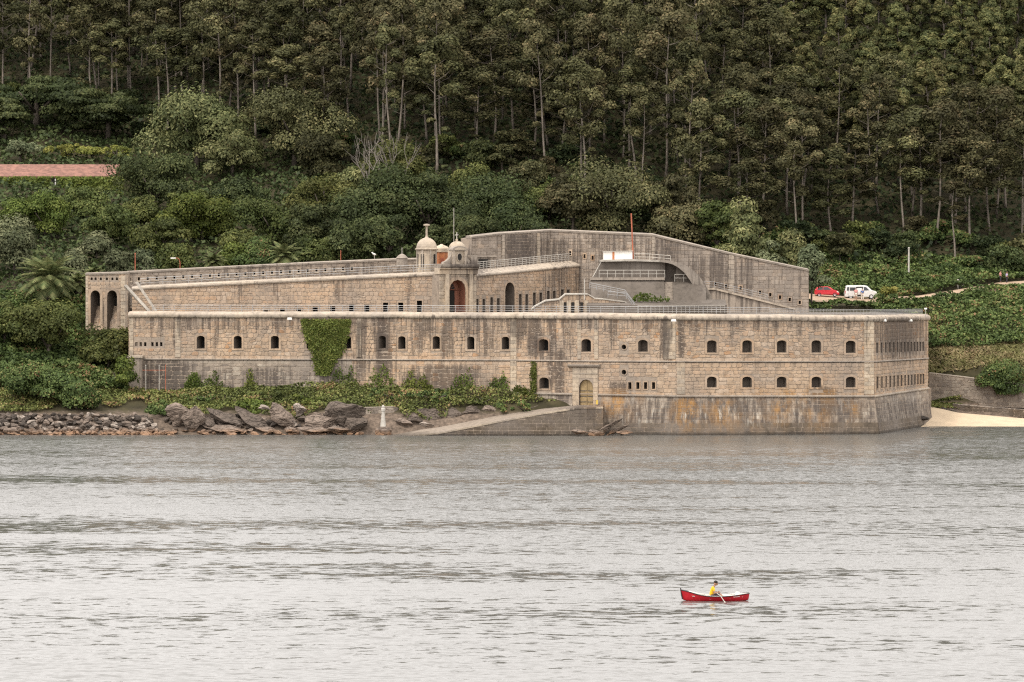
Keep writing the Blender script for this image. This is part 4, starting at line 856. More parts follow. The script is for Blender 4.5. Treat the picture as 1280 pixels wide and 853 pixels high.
pxprism([(582.5, 322), (588.5, 298), (589.5, 298), (589.5, 335), (582.5, 335)], 544.5, 6, 'sloped_end', M['grey_ashlar'], fort)
Q = Panel((at(1010.5, 0, 554).x, 554), (at(1010.5, 0, 554).x + .6, 562), 14, zat(339, 554)); w = Q.backing('side_wall', M['mortar'], fort, thick=.4); Q.masonry(M['grey_ashlar'], w, seed=510)
# hut with dark window beside the gate
hut = pxprism([(595, 340), (595, 321.5), (620, 321.5), (620, 340)], 540, 3, 'stone_hut', M['grey_ashlar'], fort); pxprism([(594, 321.8), (621, 321.8), (621, 319.6), (594, 319.6)], 539.8, 3.5, 'hut_roof', M['dark_coping'], hut); pxprism([(598, 334), (598, 324), (610, 324), (610, 334)], 539.9, .2, 'hut_window', M['void'], hut)
# sloping ramp parapet in front of the great wall
rp = pxprism([(880, 362), (893, 361.5), (992, 386.5), (1003, 392), (880, 392)], 541, 1.0, 'ramp_wall', M['grey_ashlar'], fort); pxprism([(884, 360.6), (893, 360), (994, 385.4), (994, 387.6), (893, 362.4), (884, 362.8)], 540.8, 1.5, 'ramp_coping', M['coping'], rp)
railing([at(880, 360, 542), at(893, 361, 542), at(930, 369.5, 542), at(960, 377, 542)], .9, 1.1, fort, 3, .02)
# ---- concrete battery with its curved flank
def yz(x0, x1, sec, name, mat, parent=fort, Dx=518, tone=.5):
    """a block of constant section (distance, photo row) running between two columns"""
    mb = MB(); mb.wear = wear; n = len(sec); X0, X1 = (x0 - CX) / F * Dx, (x1 - CX) / F * Dx; S = [(D, zat(y, D)) for D, y in sec]
    V = [(X0, d, z) for d, z in S] + [(X1, d, z) for d, z in S]
    mb.add(V, [tuple(range(n)), tuple(range(2 * n - 1, n - 1, -1))] + [(i, n + i, n + (i + 1) % n, (i + 1) % n) for i in range(n)], tone); return mb.build(name, mat, parent)
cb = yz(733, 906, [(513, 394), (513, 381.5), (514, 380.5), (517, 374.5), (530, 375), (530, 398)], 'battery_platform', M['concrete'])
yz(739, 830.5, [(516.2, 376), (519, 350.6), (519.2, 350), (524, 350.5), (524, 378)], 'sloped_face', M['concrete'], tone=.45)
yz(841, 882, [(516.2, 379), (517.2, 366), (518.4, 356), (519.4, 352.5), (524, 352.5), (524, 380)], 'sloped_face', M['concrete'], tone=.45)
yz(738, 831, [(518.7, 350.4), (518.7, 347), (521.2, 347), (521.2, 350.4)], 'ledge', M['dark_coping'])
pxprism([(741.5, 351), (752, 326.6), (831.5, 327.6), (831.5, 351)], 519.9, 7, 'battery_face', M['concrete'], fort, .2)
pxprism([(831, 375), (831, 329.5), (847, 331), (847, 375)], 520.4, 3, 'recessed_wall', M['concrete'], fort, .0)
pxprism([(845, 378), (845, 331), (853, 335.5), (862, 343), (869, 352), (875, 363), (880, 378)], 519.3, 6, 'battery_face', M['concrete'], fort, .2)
for k in range(9):
    mb = MB(); t = k / 8; c_ = at(835.8, 374 - 22 * t, 516.6 + 2.6 * t); mb.box((c_.x, c_.y + .8, c_.z - .25), (1.08, 1.6, .36), 0, .5); mb.build('stair_step', M['dark_coping'], fort)
outer = [(826, 324.8), (836, 325.8), (846, 327.8), (857, 332), (866, 337.8), (874.5, 346), (882, 356.5), (888, 368), (893, 381), (895, 390)]
inner = [(826, 327.8), (834, 328.8), (841, 330.8), (848.5, 335), (856, 341.6), (862.5, 350.5), (868, 360.5), (872.5, 371), (875.5, 381), (876.5, 390)]
V = [at(x, y, 518.5) for x, y in outer] + [at(x, y, 518.5) for x, y in inner] + [at(x, y, 518.5) + Vector((0, 14, 0)) for x, y in outer] + [at(x, y, 518.5) + Vector((0, 14, 0)) for x, y in inner]
k = len(outer); mb = MB(); mb.wear = wear
mb.add(V, [(i, i + 1, k + i + 1, k + i) for i in range(k - 1)] + [(2 * k + i, 2 * k + i + 1, i + 1, i) for i in range(k - 1)] + [(k + i, k + i + 1, 3 * k + i + 1, 3 * k + i) for i in range(k - 1)] + [(2 * k + i, 3 * k + i, 3 * k + i + 1, 2 * k + i + 1) for i in range(k - 1)], .8)
mb.build('curved_flank', stone_mat('flank_concrete', [(0, (.215, .185, .155)), (1, (.25, .215, .18))], .62), fort)
pxprism([(750, 325), (790, 324), (828, 325.4), (828, 328), (790, 326.6), (751, 327.4)], 519.4, 9, 'battery_coping', M['pale_concrete'], fort)
railing([at(749, 347.2, 518.9), at(831, 347.2, 518.9)], .95, 1.05, fort, 2, .03, M['offwhite'], .035)
railing([at(843.5, 352.4, 519.0), at(866, 352.4, 519.0)], .95, 1.05, fort, 2, .03, M['offwhite'], .035)
railing([at(793, 325, 523), at(812, 325.4, 523), at(838, 327.5, 523)], .8, 1.2, fort, 2, .03, M['offwhite'], .035)
railing([at(741, 350, 520), at(753, 328, 520.5)], .35, .8, fort, 1, .05, M['offwhite'], .03)
railing([at(737, 361, 514.5), at(781, 370, 514.5), at(797, 391, 514.5)], .75, .9, fort, 3, .03, M['rail'], .03)
railing([at(760, 372, 513.4), at(783, 374, 513.4), at(795, 391, 513.4)], .75, .9, fort, 2, .03, M['rail'], .03)
railing([at(797, 391.5, 512.6), at(906, 391.5, 512.6)], .95, .55, fort, 2, .022, M['offwhite'], .02)
ctube(at(730.5, 375, 514), at(730.5, 349, 514), .06, 'white_post', M['offwhite'])
bx_ = pxprism([(754.5, 325.2), (754.5, 314.8), (790.5, 314), (790.5, 325)], 522, 2.2, 'white_cabin', M['white'], fort)
pxprism([(765.5, 325), (765.5, 314.4), (768, 314.4), (768, 325)], 521.95, .1, 'orange_stripe', M['orange'], bx_)
pxprism([(753.8, 315), (791.2, 314.2), (791.2, 313.4), (753.8, 314.2)], 521.8, 2.6, 'cabin_roof', M['offwhite'], bx_)
ctube(at(791.5, 325, 524), at(789, 267, 524), .09, 'red_mast', M['rust'])
# ---- casemate with shouldered gable on the lower terrace
cp = [(664, 388), (668, 384.5), (682, 377), (699, 375.3), (707, 368.6), (735, 368.6), (744, 374), (753, 374.6), (768, 376.5), (781, 378), (796, 391)]
a, b = at(664, 0, 515), at(796, 0, 515); P = Panel(a, b, 14.9, 16); P.ztk = [(P.u_at(x), zat(y, 515)) for x, y in cp]; P.ztk[0] = (0, P.ztk[0][1]); P.ztk[-1] = (P.L, P.ztk[-1][1])
w = P.backing('gabled_casemate', M['mortar'], fort, thick=7); P.masonry(M['rubble'], w, h=(.4, .6), seed=601, tones=(.0, .75))
sweep([P.pos(u, z) for u, z in P.ztk], [(-7, 0), (.15, 0), (.15, .16), (-7, .16)]).build('coping', M['pale_concrete'], w)
for x in (702, 711, 721, 733): pxprism([(x - 2.6, 391), (x - 2.6, 376), (x + 2.6, 376), (x + 2.6, 391)], 514.8, .3, 'pilaster', M['ashlar'], w)
for x in (706.5, 716, 727): pxprism([(x - 1.6, 391), (x - 1.6, 378), (x + 1.6, 378), (x + 1.6, 391)], 514.86, .1, 'slit', M['void'], w)
# floodlights under the coping
for x, D in ((362, 520), (842, 501.9), (1105, 510.5), (1137.5, 524.5)):
    mb = MB(); c_ = at(x, 400.5 if x > 500 else 398.5, D - .7); mb.box(c_, (.62, .4, .3), .1, .5, .8); mb.build('floodlight', M['white'], fort)
ctube(at(1157, 397, 532), at(1157, 386, 532), .05, 'lamp_post', M['wood_pole'])
mb = MB(); mb.box(at(1157, 386, 532), (.35, .25, .2), 0, .5); mb.build('floodlight', M['white'], fort)

# ------------------------------------------------------------------ slipway, sea walls
slip = empty('slipway', at(640, 545, 502)); slip.location.z = 0
tag(slip, 'long stone slipway ramp rising from the water to the arched sea gate', 'slipway')
SX = [(440, -.9, -.7), (470, -.55, -.3), (500, -.15, .35), (549, .35, 1.15), (620, 1.75, 2.3), (680, 2.85, 3.15), (723, 3.5, 3.6), (754, 3.55, 3.65)]
V = []
for px, zf, zr in SX:
    for D, z in ((500.6 - (px > 700) * 0, -1.5), (500.6, zf), (507.5, zr), (507.5, -1.5)): V.append(((px - CX) / F * D, D, z))
k = len(SX); mb = MB(); mb.wear = wear
mb.add(V, [(i * 4 + j, (i + 1) * 4 + j, (i + 1) * 4 + (j + 1) % 4, i * 4 + (j + 1) % 4) for i in range(k - 1) for j in range(4)] + [(0, 1, 2, 3), tuple(range(4 * k - 4, 4 * k))[::-1]], .4)
mb.build('ramp_body', M['plinth'], slip)
a, b = at(440, 0, 500.5), at(754, 0, 500.5); P = Panel(a, b, -1.4, 2); P.ztk = [(P.u_at(px), zf - .16) for px, zf, _ in SX]; P.ztk[0] = (0, P.ztk[0][1]); P.ztk[-1] = (P.L, P.ztk[-1][1])
w = P.backing('ramp_face', M['mortar'], slip, thick=0); P.masonry(M['tidal'], w, h=(.38, .46), w=(.7, 1.3), jit=.01, joint=.02, proud=(.01, .03), split=0, chamfer=.05, seed=701, tones=(.2, 1))
sweep([P.pos(u, z) for u, z in P.ztk], [(-.3, 0), (.08, 0), (.08, .2), (-.3, .2)]).build('ramp_kerb', M['ashlar'], slip)

def wallthing(name, label, pts, mat, seed, cap='coping', h=(.35, .6), w_=(.4, .9), tones=(0, 1), thick=.8):
    """pts: (column, distance, bottom z, top z)"""
    r = empty(name, ((pts[0][0] - CX) / F * pts[0][1], pts[0][1], pts[0][2])); tag(r, label, 'wall')
    for i, (p, q) in enumerate(zip(pts, pts[1:])):
        a, b = at(p[0], 0, p[1]), at(q[0], 0, q[1]); P = Panel(a, b, 0, 1); P.zbk = [(0, p[2]), (P.L, q[2])]; P.ztk = [(0, p[3]), (P.L, q[3])]
        w = P.backing('wall_run', M['mortar'], r, thick=thick); P.masonry(M[mat], w, h=h, w=w_, jit=.1, seed=seed + i, tones=tones)
        sweep([P.pos(u, z) for u, z in P.ztk], [(-.9, 0), (.06, 0), (.06, .12), (-.9, .12)]).build('coping', M[cap], w)
    return r
wallthing('retaining_wall', 'weathered rubble retaining wall above the sandy beach', [(1161, 549, 2.6, 6.5), (1205, 547.3, 2.3, 6.0), (1246, 546, 2.0, 5.4), (1300, 545, 1.8, 4.9), (1420, 544, 1.8, 4.9)], 'plinth', 801)
wallthing('low_beach_wall', 'low dark stone wall running along the top of the beach', [(1191, 541.2, 1.4, 2.5), (1240, 540, .6, 2.1), (1285, 539, .2, 1.75), (1420, 538, .1, 1.6)], 'tidal', 811, 'dark_coping', tones=(0, .8))
wallthing('old_quay_wall', 'small stone quay wall behind the white beacon', [(456, 507.2, .2, 3.2), (492, 507.6, .2, 3.3), (505, 509, .2, 2.8)], 'plinth', 821, 'dark_coping', (.4, .5), (.7, 1.2))

# ------------------------------------------------------------------ foliage
def leaves(P, Nn, size, elong, rng, droop=0.0, rand=0.6, flat=0.0):
    """one diamond-shaped leaf spray per point; P points, Nn preferred outward directions"""
    n = len(P); d = rng.normal(size=(n, 3)); d /= np.linalg.norm(d, axis=1)[:, None]
    nn = Nn * (1 - rand) + d * rand; nn[:, 2] += flat; nn /= np.linalg.norm(nn, axis=1)[:, None] + 1e-9
    t = rng.normal(size=(n, 3)); t[:, 2] -= droop
    t -= nn * np.sum(t * nn, 1)[:, None]; t /= np.linalg.norm(t, axis=1)[:, None] + 1e-9
    b = np.cross(nn, t); s = size * rng.uniform(.6, 1.35, n)[:, None]
    L, W = t * s * elong * .5, b * s * .5
    k = rng.uniform(.1, .4, n)[:, None]
    return np.stack([P - L, P - L * k * .3 + W, P + L, P + L * k * .3 - W], 1).reshape(-1, 3)
def clump_points(C, R, per, rng, low=-.35):
    """points spread through the outer shell of ellipsoid clumps"""
    m = len(C); idx = np.repeat(np.arange(m), per); n = len(idx)
    d = rng.normal(size=(n, 3)); d /= np.linalg.norm(d, axis=1)[:, None]
    f = d[:, 2] < low; d[f, 2] *= -rng.uniform(.2, 1, f.sum()); d /= np.linalg.norm(d, axis=1)[:, None]
    r = rng.uniform(.45, 1.08, n) ** .6
    return C[idx] + d * R[idx] * r[:, None], d, idx
def crown_mesh(name, C, R, per, size, elong, mat, seed, droop=.3, rand=.6, low=-.35, flat=0.0):
    rng = np.random.default_rng(seed); P, d, idx = clump_points(np.asarray(C, float), np.asarray(R, float), per, rng, low)
    ct = rng.uniform(-.34, .34, len(C)); tone = np.clip(rng.beta(2, 2.6, len(P)) + ct[idx], 0, 1)
    return quads_mesh(name, leaves(P, d, size, elong, rng, droop, rand, flat), len(P), tone, mat)
def blob_clumps(w, h, n, seed, r=(.16, .27), shape='dome'):
    """clump centres through a crown w wide and h high standing on z = 0"""
    rng = np.random.default_rng(seed); C, R = [], []
    lobes = []
    for k in range(int(rng.integers(5, 9))):
        p = rng.normal(size=3); p /= np.linalg.norm(p); p *= rng.uniform(.35, .68); p[2] = p[2] * .9
        lobes.append((p, rng.uniform(.30, .50)))
    lobes.append((np.array([0, 0, rng.uniform(-.1, .3)]), .5))
    while len(C) < n:
        c0, rr0 = lobes[len(C) % len(lobes)]; d = rng.normal(size=3); d /= np.linalg.norm(d); p = c0 + d * rr0 * rng.uniform(.6, 1.0)
        if shape == 'dome': x, y, z = p[0] * w * .50, p[1] * w * .50, h * (.47 + p[2] * .47)
        elif shape == 'cone':
            t = min(1, max(0, (p[2] + 1) / 2)); k = (1.15 - t * .8); x, y, z = p[0] * w * .52 * k, p[1] * w * .52 * k, h * (.06 + t * .88)
        else: # layered, flat plates
            x, y, z = p[0] * w * .52, p[1] * w * .52, h * (.45 + round(p[2] * 3) / 3 * .42)
        rr = rng.uniform(*r) * min(w, h * 1.3) * rng.choice([.6, 1.0, 1.25])
        z = max(z, rr * .5); C.append((x, y, z)); R.append((rr * 1.1, rr * 1.1, rr * (.85 if shape != 'layer' else .45)))
    return C, R
def eucalyptus(seed, H, cw, start, nb, mat, per=230, leaf=.29):
    """a tall straight trunk, rising limbs in the upper part, rounded leaf clumps at their ends"""
    R = random.Random(seed); mb = MB(); bend = R.uniform(-.6, .6); by = R.uniform(-.5, .5)
    def tp(t): return Vector((bend * math.sin(t * 2.2) + .25 * math.sin(t * 6 + seed), by * t, H * t))
    mb.tube([tp(t) for t in (0, .12, .3, .5, .7, .85, .95)], [.25, .18, .155, .13, .095, .06, .025], 6, .5)
    C, RR = [], []
    for k in range(nb):
        t = start + (0.94 - start) * (k + .5) / nb; p = tp(t); a = k * 2.4 + R.uniform(-.6, .6)
        prof = math.sin(math.pi * min(1, max(0.0, (t - start) / (1 - start)) * .75 + .22))
        ln = cw * .5 * prof * R.uniform(.6, 1.05); up = R.uniform(.45, 1.0) * ln
        e = p + Vector((math.cos(a) * ln, math.sin(a) * ln, up)); m = p.lerp(e, .5) + Vector((0, 0, -.12 * ln))
        mb.tube([p, m, e], [.075, .05, .02], 4, .5)
        C.append(e); r = R.uniform(.8, 1.45) * cw / 6.3; RR.append((r, r, r * 1.0))
        if R.random() < .75: q = p.lerp(e, .55) + Vector((R.uniform(-.5, .5), R.uniform(-.5, .5), R.uniform(.2, .8))); C.append(q); r *= R.uniform(.6, .95); RR.append((r, r, r * 1.05))
    for k in range(4): C.append(tp(.93 + k * .022) + Vector((R.uniform(-.7, .7), R.uniform(-.7, .7), 0))); r = R.uniform(.8, 1.2) * cw / 6.5; RR.append((r, r, r * 1.1))
    for k in range(R.randint(1, 4)):     # a few stray low sprays and dead stubs
        t = R.uniform(.25, start); p = tp(t); a = R.uniform(0, 6.28); e = p + Vector((math.cos(a) * 1.2, math.sin(a) * 1.2, .5)); mb.tube([p, e], [.05, .015], 4, .5)
        if R.random() < .6: C.append(e); RR.append((.6, .6, .45))
    return mb.mesh('trunk', M['bark'], True), crown_mesh('crown', C, RR, per, leaf, 1.7, M[mat], seed, .4, .36, -.45, .12)
def tree_from(name, tr, cr, loc, sc, rz, label, cat, group):
    t = empty(name, loc, rz); t.rotation_euler = (RNG.gauss(0, .035), RNG.gauss(0, .035), rz); t.scale = (sc[0], sc[0], sc[1]); tag(t, label, cat, group)
    if tr is not None: link(bpy.data.objects.new('trunk', tr), t)
    link(bpy.data.objects.new('crown', cr), t); return t

EUC = [eucalyptus(s, 24, cw, st, nb, 'euc') for s, cw, st, nb in ((1, 7.4, .40, 13), (2, 6.2, .48, 10), (3, 8.8, .34, 17), (4, 7.2, .52, 10), (5, 6.0, .36, 13), (6, 8.4, .46, 14), (7, 5.4, .5, 9), (8, 7.6, .24, 20))]
YNG = [eucalyptus(s, 17, cw, st, nb, 'euc_young', 240) for s, cw, st, nb in ((21, 5.0, .22, 24), (22, 4.4, .28, 22), (23, 5.6, .2, 26), (24, 4.6, .32, 20))]
FE = [(-400, 690), (0, 690), (150, 685), (200, 668), (300, 655), (420, 640), (470, 626), (560, 622), (700, 621), (780, 612), (860, 604), (960, 602), (1060, 603), (1160, 602), (1280, 600), (1700, 600)]   # front edge of the wood
R = random.Random(5); spots = []
Y = 598.0
while Y < 742:
    X = -108 + R.uniform(0, 6)
    step = 7.3 + max(0, (Y - 650)) * .006
    while X < 108:
        x, y = X + R.uniform(-2.3, 2.3), Y + R.uniform(-2.2, 2.2); px = CX + F * x / y
        if -45 < px < 1325 and y > np.interp(px, [k for k, _ in FE], [d for _, d in FE]):
            z = gz(x, y); py = HY + F * (CZ - z) / y
            if py > -12: spots.append((x, y, z, px, py))
        X += step * R.uniform(.85, 1.2)
    Y += step * .92
spots.sort(key=lambda s: s[1])
CROWN = ['even-crowned', 'thin-crowned', 'broad-crowned', 'high-crowned', 'long-crowned', 'wide-topped', 'sparse', 'low-branched']; YCROWN = ['bushy', 'narrow', 'broad', 'short-crowned']
def rowname(e): return 'at the front edge of the wood' if e < 9 else 'just inside the wood' if e < 30 else 'deep in the wood' if e < 60 else 'high up in the wood'
def zone(px): return 'uphill from the tiled house' if px < 200 else 'uphill from the pale-leaved trees' if px < 430 else 'behind the deep green trees' if px < 670 else 'uphill from the great wall' if px < 930 else 'above the fern slope and road'
n_t = n_y = 0; NT = [0, 0]; extra = []
for x, y, z, px, py in spots:
    edge = y - np.interp(px, [k for k, _ in FE], [d for _, d in FE])
    young = (px > 980 and py < 205 and R.random() < .8) or (px > 1050 and edge > 30 and R.random() < .5)
    if edge < 5 and px < 1280 and R.random() < .35: continue
    if young:
        if n_y >= 290: extra.append((x, y, z)); continue
        n_y += 1; ki = R.randrange(4); tr, cr = YNG[ki]
        tree_from('young_eucalyptus_tree', tr, cr, (x, y, z - .2), (R.uniform(.85, 1.15), R.uniform(.7, 1.05)), R.uniform(0, 6.28), f'{YCROWN[ki]} young eucalyptus of the plantation, {rowname(edge)}', 'tree', 'young eucalyptus trees of the upper plantation')
    else:
        ki = R.randrange(8); slim = ki in (1, 3, 4, 6)
        if NT[slim] >= 298: extra.append((x, y, z)); continue
        NT[slim] += 1; n_t += 1; tr, cr = EUC[ki]; hs_ = R.uniform(.6, 1.14) * (.8 if px > 900 else 1)
        tree_from('slender_eucalyptus_tree' if slim else 'eucalyptus_tree', tr, cr, (x, y, z - .2), (R.uniform(.85, 1.2), hs_), R.uniform(0, 6.28), f'{CROWN[ki]} eucalyptus {rowname(edge)}, {zone(px)}', 'tree', 'slender eucalyptus trees of the hillside wood' if slim else 'full-crowned eucalyptus trees of the hillside wood')
print('eucalyptus', n_t, 'young', n_y, 'left over', len(extra))
# closed canopy of the wood above and beyond the counted trees (one mass)
C, RR = [], []; rng = np.random.default_rng(3)
for k in range(420):
    y = rng.uniform(722, 790); x = rng.uniform(-125, 125); z = gz(x, y)
    px, py = CX + F * x / y, HY + F * (CZ - z) / y
    C.append((x, y, z + rng.uniform(2, 12))); r = rng.uniform(1.8, 3.2); RR.append((r, r, r))
for x, y, z in extra: C.append((x, y, z + 10)); RR.append((2.5, 2.5, 3.5))
wood = link(bpy.data.objects.new('woodland', crown_mesh('woodland', C, RR, 60, .75, 1.5, M['euc'], 77)))
tag(wood, 'distant mass of eucalyptus woodland continuing up the hill', 'woodland', kind='stuff')

def scatter(name, label, cat, n, xr, yr, keep, mat, size, lump, seed, elong=1.4, rand=.65, thick=.5, flat=.35, wav=2.6):
    """low plants nobody could count: sprays of leaves over lumpy ground"""
    rng = np.random.default_rng(seed); x = rng.uniform(*xr, n); y = rng.uniform(*yr, n); px = CX + F * x / y
    m = keep(x, y, px, rng); x, y = x[m], y[m]
    k = vnoise(x / wav, y / wav, seed) * .65 + vnoise(x / (wav * .4), y / (wav * .4), seed + 1) * .35
    e = .4; kx = vnoise((x + e) / wav, y / wav, seed) - vnoise((x - e) / wav, y / wav, seed); ky = vnoise(x / wav, (y + e) / wav, seed) - vnoise(x / wav, (y - e) / wav, seed)
    z = ground_z(x, y) + lump * k - thick * rng.uniform(0, 1, len(x)) ** 1.5
    gx = (ground_z(x + .5, y) - ground_z(x - .5, y)); gy = (ground_z(x, y + .5) - ground_z(x, y - .5))
    nn = np.stack([-gx - kx * lump / (2 * e), -gy - ky * lump / (2 * e), np.ones(len(x))], 1); nn /= np.linalg.norm(nn, axis=1)[:, None]
    tone = np.clip(rng.beta(2, 2.6, len(x)) + (vnoise(x / 4, y / 4, seed + 5) - .5) * .6 + (vnoise(x / 1.3, y / 1.3, seed + 6) - .5) * .5, 0, 1)
    me = quads_mesh(name, leaves(np.stack([x, y, z], 1), nn, size, elong, rng, .2, rand, flat), len(x), tone, mat)
    return tag(link(bpy.data.objects.new(name, me)), label, cat, kind='stuff')
fxs, fys = [k for k, _ in FE], [d for _, d in FE]
scatter('undergrowth', 'dark fern and bramble undergrowth on the floor of the wood', 'undergrowth', 60000, (-110, 110), (598, 735), lambda x, y, px, r: (y > np.interp(px, fxs, fys) - 3) & (px > -30) & (px < 1310), M['under'], .65, 2.4, 51, thick=1.2)
wl = lambda px: np.interp(px, [161, 440, 638, 730], [524, 518, 511, 507])
scatter('bank_plants', 'rough green and rusty plants covering the bank below the left wall', 'ground cover', 80000, (-70, 12), (504.5, 528), lambda x, y, px, r: (px > -30) & (px < 712) & (y < np.where(px > 158, wl(px), 540) - .1) & (ground_z(x, y) > 1.5 + 1.7 * vnoise(x / 3, y * 0, 9) + np.where(px < 215, .7, 0) + np.where((px > 500) & (px < 640), -.6, 0)) & ~((px > 560) & (y < 508.4)), M['bank'], .23, .8, 52, thick=.3)
scatter('brambles', 'dense dark green brambles on the slope left of the fortress', 'brambles', 45000, (-75, -48), (518, 560), lambda x, y, px, r: (px > -30) & (px < 160), M['bramble'], .34, 1.6, 53)
scatter('garden_slope', 'mixed green growth on the garden slope behind the left terrace', 'ground cover', 60000, (-90, 25), (556, 690), lambda x, y, px, r: (px > -30) & (px < 800) & (y < np.interp(px, fxs, fys)) & ~((px < 170) & (y > 634) & (y < 647)), M['dark_leaf'], .5, 2.0, 54, wav=4.2, thick=1.0)
scatter('fern_slope', 'bright green ferns and brambles on the slope above the dirt road', 'ferns', 60000, (30, 95), (579, 606), lambda x, y, px, r: (px > 800) & (px < 1315) & (y > np.interp(px, [k for k, _ in rl], [d for _, d in rl]) + 3.2), M['bramble'], .32, 1.8, 55)
scatter('bramble_bank', 'thick green brambles on the bank between road and retaining wall', 'brambles', 70000, (36, 85), (550, 590), lambda x, y, px, r: (px > 1000) & (px < 1315) & (y < np.interp(px, [k for k, _ in rl], [d for _, d in rl]) - np.where(px < 1120, 8.3, 4.8) + np.where(px > 1200, 5, 0)) & (y > np.where(px < 1150, 566, 556.5 + (px - 1160) * .0)), M['bramble'], .31, 1.5, 56)
scatter('grass_strip', 'strip of dry and green grass above the retaining wall', 'grass', 16000, (54, 84), (546, 558), lambda x, y, px, r: (px > 1158) & (px < 1315) & (y > np.interp(px, [1161, 1205, 1246, 1300], [550.2, 548.4, 547.2, 546.2])), M['dry_grass'], .26, .3, 57, thick=.15, elong=2.2)
scatter('beach_grass', 'patch of green grass at the foot of the retaining wall', 'grass', 9000, (55, 66), (541, 548), lambda x, y, px, r: (px > 1160) & (px < 1203) & (y < 548.4), M['bank'], .17, .3, 58, thick=.15, elong=2)

# shrubs along the front edge of the wood
US = []
for k, (mt, w_, h_) in enumerate((('under', 4.5, 3.6), ('dark_leaf', 5.5, 4.5), ('euc', 4.0, 5.5), ('broad', 4.5, 3.4), ('bramble', 3.6, 2.6))):
    C, RR = blob_clumps(w_, h_, 22, 900 + k, (.14, .24)); US.append(crown_mesh('crown', C, RR, 170, .25, 1.4, M[mt], 950 + k, .3, .5))
mb = MB(); mb.tube([(0, 0, -.4), (.1, 0, 1.2), (0, .1, 2.2)], [.1, .08, .03], 5, .5); ust = mb.mesh('trunk', M['bark_dark'], True); UN = ['dull green', 'very dark', 'olive upright', 'mid green', 'low brambly']
R = random.Random(31)
for k in range(95):
    px = -20 + 1340 * (k + R.uniform(-.4, .4)) / 95; D = float(np.interp(px, fxs, fys)) + R.uniform(-3, 14); X = (px - CX) / F * D; q = R.randrange(5); s_ = R.uniform(.6, 1.25)
    tree_from('edge_shrub', ust, US[q], (X, D, gz(X, D)), (s_ * R.uniform(.9, 1.3), s_), R.uniform(0, 6.28), f'{UN[q]} shrub under the first trunks of the wood, {zone(px)}', 'shrub', 'shrubs along the front edge of the wood')
# individual trees and bushes
TYPES = {'broad': ('broad', 'dome', .27, 1.25, .2), 'dark': ('dark_leaf', 'layer', .32, 1.5, .2), 'darkdome': ('dark_leaf', 'dome', .27, 1.3, .2), 'bright': ('bright_leaf', 'dome', .26, 1.25, .2), 'feather': ('feather', 'cone', .26, 2.2, -.9), 'grey': ('grey_leaf', 'cone', .24, 1.9, -.4), 'eucbush': ('euc', 'dome', .27, 1.6, .6), 'yellow': ('yellow_leaf', 'dome', .22, 1.3, .2), 'bramble': ('bramble', 'dome', .22, 1.3, .2)}
_ts = [100]
def plant(name, label, cat, kind, px, D, w, h, group=None, lift=0.0, density=1.0, dx=1.0):
    """w, h in metres, standing on the ground at column px and distance D"""
    _ts[0] += 1; X = (px - CX) / F * D; z = gz(X, D) + lift; mat, shape, leaf, el, droop = TYPES[kind]
    t = empty(name, (X, D, z)); tag(t, label, cat, group)
    n = int(max(10, min(50, 1.6 * w * h ** .5 * 1.1))); base = .02 * h
    C, RR = blob_clumps(w, h - base, n, _ts[0], (.11, .20) if w > 6 else (.15, .25), shape); C = [(c[0] * 1.05, c[1] * .9, c[2] + base) for c in C]
    area = sum(r[0] * r[0] for r in RR) / len(RR); per = int(max(40, min(420, 5.6 * area / (leaf * leaf * el * .32) * density)))
    cr = bpy.data.objects.new('crown', crown_mesh('crown', C, RR, per, leaf, el, M[mat], _ts[0], droop, .34, -.4, .15)); link(cr, t)
    mb = MB(); rr = max(.05, w * .022); mb.tube([(0, 0, -.5), (.1, 0, h * .3), (-.05, .1, h * .62)], [rr * 1.3, rr, rr * .4], 6, .5)
    for k in range(4):
        a = k * 1.6 + 1; mb.tube([(0.05, 0, h * .25), (math.cos(a) * w * .22, math.sin(a) * w * .22, h * .55)], [rr * .6, rr * .25], 5, .5)
    link(bpy.data.objects.new('trunk', mb.mesh('trunk', M['bark_dark'], True)), t); return t
